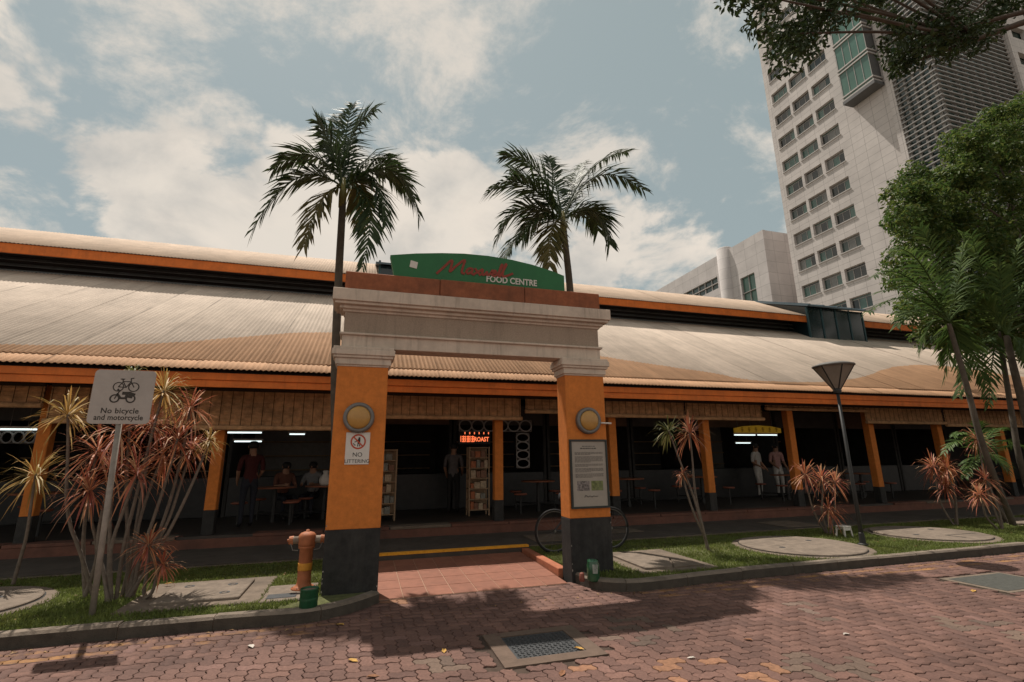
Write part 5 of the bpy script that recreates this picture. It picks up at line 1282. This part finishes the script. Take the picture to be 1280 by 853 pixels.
MB().lathe([(.06, lz-.04), (.07, lz+.0), (.06, lz+.05)], (lb.x, lb.y, 0), 14).build('neck', DARKM, t)
MB().lathe([(.335, lz+.45), (.35, lz+.465), (.345, lz+.48), (.25, lz+.515), (.12, lz+.535), (.02, lz+.54)], (lb.x, lb.y, 0), 6*4).build('cap', GREYM, t)

# fire hydrant
hb = onz(379, 736, VZ+.012); hz = VZ+.012
t = thing('fire_hydrant', hb, 'rusty orange pillar hydrant with a yellow band beside the gateway', 'fire hydrant')
MB().lathe([(.14, hz), (.14, hz+0.016), (.10, hz+0.036), (.085, hz+0.048), (.078, hz+0.080), (.078, hz+0.448), (.095, hz+0.460), (.095, hz+0.480), (.085, hz+0.492)], (hb.x, hb.y, 0), 24).build('barrel', RUST, t, True)
MB().lathe([(.081, hz+0.208), (.082, hz+0.220), (.082, hz+0.280), (.081, hz+0.292)], (hb.x, hb.y, 0), 24).build('band', HYBAND, t, True)
MB().lathe([(.095, hz+0.484), (.1, hz+0.512), (.105, hz+0.576), (.098, hz+0.608), (.075, hz+0.632), (.04, hz+0.644), (.02, hz+0.648), (.02, hz+0.668), (.004, hz+0.672)], (hb.x, hb.y, 0), 24).build('bonnet', RUST, t, True)
for s_ in (-1, 1):
    MB().tube([(hb.x+s_*.08, hb.y, hz+0.552), (hb.x+s_*.15, hb.y, hz+0.552), (hb.x+s_*.155, hb.y, hz+0.552)], [.045, .042, .05], 14).build('outlet', STEELW, t, True)
    MB().tube([(hb.x+s_*.155, hb.y, hz+0.552), (hb.x+s_*.205, hb.y, hz+0.552)], [.052, .046], 14).build('outlet_cap', RUST, t)
    MB().tube([(hb.x+s_*.2, hb.y, hz+0.552), (hb.x+s_*.225, hb.y, hz+0.552)], .016, 8).build('cap_nut', RUST, t)
    MB().tube([(hb.x+s_*.18, hb.y-.03, hz+0.520), (hb.x+s_*.15, hb.y-.05, hz+0.448), (hb.x+s_*.09, hb.y-.05, hz+0.440)], .006, 6).build('chain', GREYM, t)
for k in range(6):
    a = k*math.pi/3; MB().tube([(hb.x+.118*math.cos(a), hb.y+.118*math.sin(a), hz+0.012), (hb.x+.118*math.cos(a), hb.y+.118*math.sin(a), hz+0.028)], .012, 6).build('bolt', CAST, t)

# small containers
P = onz(385, 761, VZ); t = thing('green_can', P, 'dark green tin can standing beside the fire hydrant', 'can')
MB().lathe([(.085, VZ), (.09, VZ+.012), (.09, VZ+.185), (.094, VZ+.195), (.088, VZ+.20), (.082, VZ+.19), (.08, VZ+.15)], P*Vector((1, 1, 0)) if False else (P.x, P.y, 0), 24).build('body', GREENC, t, True)
MB().lathe([(.0912, VZ+.08), (.0922, VZ+.09), (.0922, VZ+.1), (.0912, VZ+.11)], (P.x, P.y, 0), 24).build('rib', GREENC, t); MB().lathe([(.08, VZ+.175), (.078, VZ+.18), (.02, VZ+.178)], (P.x, P.y, 0), 20).build('ash_fill', CONC, t)
P = onz(742, 725, VZ); P.y = min(P.y, 6.40); t = thing('glass_jar', P, 'green tinted jar with pale label before the information pillar', 'jar')
JG = mat('jar_green', (.02, .075, .035), .2, .3, 14, spec=.6)
MB().lathe([(.075, VZ-.01), (.08, VZ+.01), (.08, VZ+.18), (.07, VZ+.21), (.07, VZ+.235), (.06, VZ+.235), (.058, VZ+.2)], (P.x, P.y, 0), 20).build('body', JG, t, True)
MB().prism_y([(P.x-.045, VZ+.09), (P.x+.02, VZ+.085), (P.x+.03, VZ+.19), (P.x-.04, VZ+.195)], P.y-.083, P.y-.076).build('label', mat('faded_label', (.25, .27, .24), .6, .4, 30), t)
MB().lathe([(.03, VZ-.01), (.034, VZ+.01), (.03, VZ+.08), (.02, VZ+.09), (.005, VZ+.092)], (P.x-.15, P.y+.02, 0), 14).build('red_cup', mat('dull_red_plastic', (.2, .06, .04), .6), None, True, label='small dull red cup beside the green jar', category='cup')
P = onz(1056, 671, VZ); t = thing('plastic_stool', P, 'small white plastic stool on the grass beside the lamp post', 'stool')
MB().box(P.x-.095, P.x+.095, P.y-.095, P.y+.095, VZ+.17, VZ+.20, bev=.012).build('seat', WHITE, t)
for a in (-1, 1):
    for b in (-1, 1): MB().tube([(P.x+a*.092, P.y+b*.092, VZ-.01), (P.x+a*.076, P.y+b*.076, VZ+.175)], [.013, .016], 8).build('leg', WHITE, t)
    MB().box(P.x-.08, P.x+.08, P.y+a*.08-.007, P.y+a*.08+.007, VZ+.12, VZ+.17).build('apron_panel', WHITE, t)

# bicycle behind the pillar
WR = .33; wa = onz(698, 663, VZ+WR); wbb = onz(759, 661, VZ+WR); Yk = (wa.y+wbb.y)/2
wl, wr_ = wa.x, wbb.x; wl, wr_ = (wl+wr_)/2-.52, (wl+wr_)/2+.52
t = thing('bicycle', ((wl+wr_)/2, Yk, VZ), 'dark bicycle parked behind the pillar with the information board', 'bicycle')
BF = mat('bicycle_frame_paint', (.03, .03, .035), .4, .2)
def P3(x, z): return (x, Yk, VZ+z)
for cx in (wl, wr_):
    w = MB().tube([(cx+WR*math.cos(a), Yk, VZ+WR+WR*math.sin(a)) for a in np.linspace(0, 2*math.pi, 33)], .02, 8).build('wheel', RUBBER, t, True)
    MB().tube([(cx+(WR-.022)*math.cos(a), Yk, VZ+WR+(WR-.022)*math.sin(a)) for a in np.linspace(0, 2*math.pi, 33)], .010, 6).build('rim', CHROME, w, True)
    for k in range(14):
        a = k*math.pi/7; MB().tube([(cx, Yk+(.02 if k % 2 else -.02), VZ+WR), (cx+(WR-.025)*math.cos(a), Yk, VZ+WR+(WR-.025)*math.sin(a))], .0016, 4).build('spoke', CHROME, w)
    MB().tube([(cx, Yk-.05, VZ+WR), (cx, Yk+.05, VZ+WR)], .02, 10).build('hub', CHROME, w)
bbx = wl+.44
f_ = MB()
for a, b in ((P3(bbx, .30), P3(bbx-.13, .72)), (P3(bbx, .30), P3(wr_-.17, .66)), (P3(bbx-.12, .68), P3(wr_-.19, .74)), (P3(bbx, .30), P3(wl, WR)), (P3(bbx-.12, .66), P3(wl, WR)), (P3(wr_-.15, .60), P3(wr_-.21, .82))): f_.tube([a, b], .017, 8)
f_.tube([P3(wr_-.15, .60), P3(wr_-.06, .40), P3(wr_, WR)], .014, 8); f_.build('frame', BF, t)
MB().tube([P3(bbx-.13, .70), P3(bbx-.16, .84)], .013, 8).build('seat_post', CHROME, t)
MB().tube([P3(bbx-.32, .86), P3(bbx-.2, .865), P3(bbx-.05, .855)], [.075, .06, .02], 10).build('saddle', RUBBER, t, True)
MB().tube([(wr_-.12, Yk-.28, VZ+.93), (wr_-.17, Yk-.22, VZ+.93), (wr_-.21, Yk-.05, VZ+.90), (wr_-.21, Yk+.05, VZ+.90), (wr_-.17, Yk+.22, VZ+.93), (wr_-.12, Yk+.28, VZ+.93)], .012, 8).build('handlebar', CHROME, t)
MB().tube([P3(wr_-.21, .80), P3(wr_-.22, .91)], .014, 8).build('stem', CHROME, t)
MB().tube([(bbx+.09*math.cos(a), Yk-.04, VZ+.30+.09*math.sin(a)) for a in np.linspace(0, 2*math.pi, 19)], .008, 6).build('chainring', CHROME, t)
for s_, a in ((-1, .8), (1, .8+math.pi)):
    MB().tube([(bbx, Yk+s_*.05, VZ+.30), (bbx+.16*math.cos(a), Yk+s_*.07, VZ+.30+.16*math.sin(a))], .01, 6).build('crank', CHROME, t)
    MB().box(bbx+.16*math.cos(a)-.045, bbx+.16*math.cos(a)+.045, Yk+s_*.115-.045, Yk+s_*.115+.045, VZ+.29+.16*math.sin(a), VZ+.31+.16*math.sin(a)).build('pedal', RUBBER, t)

# fallen leaves
DL = [mat('fallen_leaf_brown', (.22, .10, .05), .8, .3, 30), mat('fallen_leaf_yellow', (.42, .24, .06), .8, .3, 30), mat('pale_litter', (.5, .45, .4), .8, .2, 30)]
lpx = [((441, 826), 1, 'yellow fallen leaf on the pavers before the black pillar base, in sunlight'), ((425, 781), 1, 'orange leaf on the pavers at the curved kerb end'), ((555, 814), 1, 'yellow leaf on the grey pavers left of the drain cover'),
       ((314, 808), 2, 'pale scrap of litter on the pavers beside the left kerb'), ((466, 846), 0, 'brown leaf lying on open pavers before the gateway shadow'), ((703, 842), 0, 'brown leaf on the pavers below the drain cover frame'), ((864, 823), 2, 'pale scrap between the orange tinted pavers'), ((724, 811), 1, 'orange leaf lying on the drain cover edge'),
       ((32, 775), 1, 'orange leaf in the grass beside the round cover'), ((1217, 739), 1, 'small yellow leaf beside the dark road cover'), ((1058, 793), 2, 'pale thin scrap on open pavers between lamp post and road cover'), ((210, 730), 1, 'pale leaf in the grass above the square inspection slab'), ((935, 800), 0, 'brown leaf on the pavers beyond the gateway shadow tip')]
for (u, v), mi, lb_ in lpx:
    z = .004 if v > 770 or u > 400 else VZ+.04
    P = onz(u, v, z); a = random.uniform(0, 6.28); L_ = random.uniform(.035, .06); ca, sa = math.cos(a), math.sin(a)
    q = [(-L_, 0, 0), (-.3*L_, -.45*L_, .008), (.6*L_, -.3*L_, .01), (L_, 0, .002), (.6*L_, .3*L_, .012), (-.3*L_, .45*L_, .006)]
    MB().add([(P.x+x*ca-y*sa, P.y+x*sa+y*ca, P.z+zz_) for x, y, zz_ in q]+[(P.x, P.y, P.z-.001)], [(6, 0, 1), (6, 1, 2), (6, 2, 3), (6, 3, 4), (6, 4, 5), (6, 5, 0)]).build('fallen_leaf', DL[mi], None, label=lb_, category=('leaf', 'leaf', 'litter')[mi], group=('brown fallen leaves', 'yellow fallen leaves', 'pale litter scraps')[mi])

# paint chips on the pillar edges
CHIP = mat('bare_plaster_chip', (.36, .32, .28), .9, .2, 30)
rc = random.Random(4)
for pil, xs_ in ((0, (-.362, .272)), (1, (2.774, 3.391))):
    for k in range(7):
        x = rc.choice(xs_); z = rc.uniform(.06, 1.0); w = rc.uniform(.006, .016); h_ = rc.uniform(.008, .03); yv = GF-.0035 if z < .8 else GF-.0015
        sgn = 1 if x == xs_[0] else -1; x += sgn*.004
        pts_ = [(x, z), (x+sgn*w, z+h_*.3), (x+sgn*w*.7, z+h_*.9), (x, z+h_)]
        if sgn < 0: pts_ = pts_[::-1]
        MB().prism_y(pts_, yv, yv+.004).build('paint_chip', CHIP, gate)
# scattered leaf litter along the kerbs and on the grass
n = 420; lx = rng.uniform(-6, 14, n); ly = np.where(rng.random(n) < .55, 5.93-np.abs(rng.normal(0, .12, n)), rng.uniform(6.2, 8.6, n)); lz_ = np.where(ly > 6, VZ+.035, .004)
ok = ~((lx > -.4) & (lx < 3.4) & (ly > 5.9)); ok &= ~np.array([any((x-c0)**2+(y-c1)**2 < c3*c3 for c0, c1, c2, c3 in discs) or any(a < x < b and c_ < y < d for a, b, c_, d in rects) for x, y in zip(lx, ly)])
lx, ly, lz_ = lx[ok], ly[ok], lz_[ok]; n = len(lx); an = rng.uniform(0, 6.28, n); ll_ = rng.uniform(.010, .028, n); ca, sa = np.cos(an), np.sin(an)
def pt(a, b, z): return np.stack([lx+(a*ca-b*sa)*ll_, ly+(a*sa+b*ca)*ll_, lz_+z*ll_], 1)
V = np.stack([pt(-1, 0, 0), pt(0, -.4, .25), pt(1, 0, .1), pt(0, .4, .3)], 1).reshape(-1, 3); i = np.arange(n)[:, None]*4
LIT = leaf_material('dry_leaf_litter', [(.12, .06, .03), (.24, .13, .05), (.34, .22, .09)], .1)
np_mesh('leaf_litter', V, i+np.array([[0, 1, 2, 3]]), LIT, None, label='tiny dry leaf litter scattered along kerbs and verges', category='leaf litter', kind='stuff')
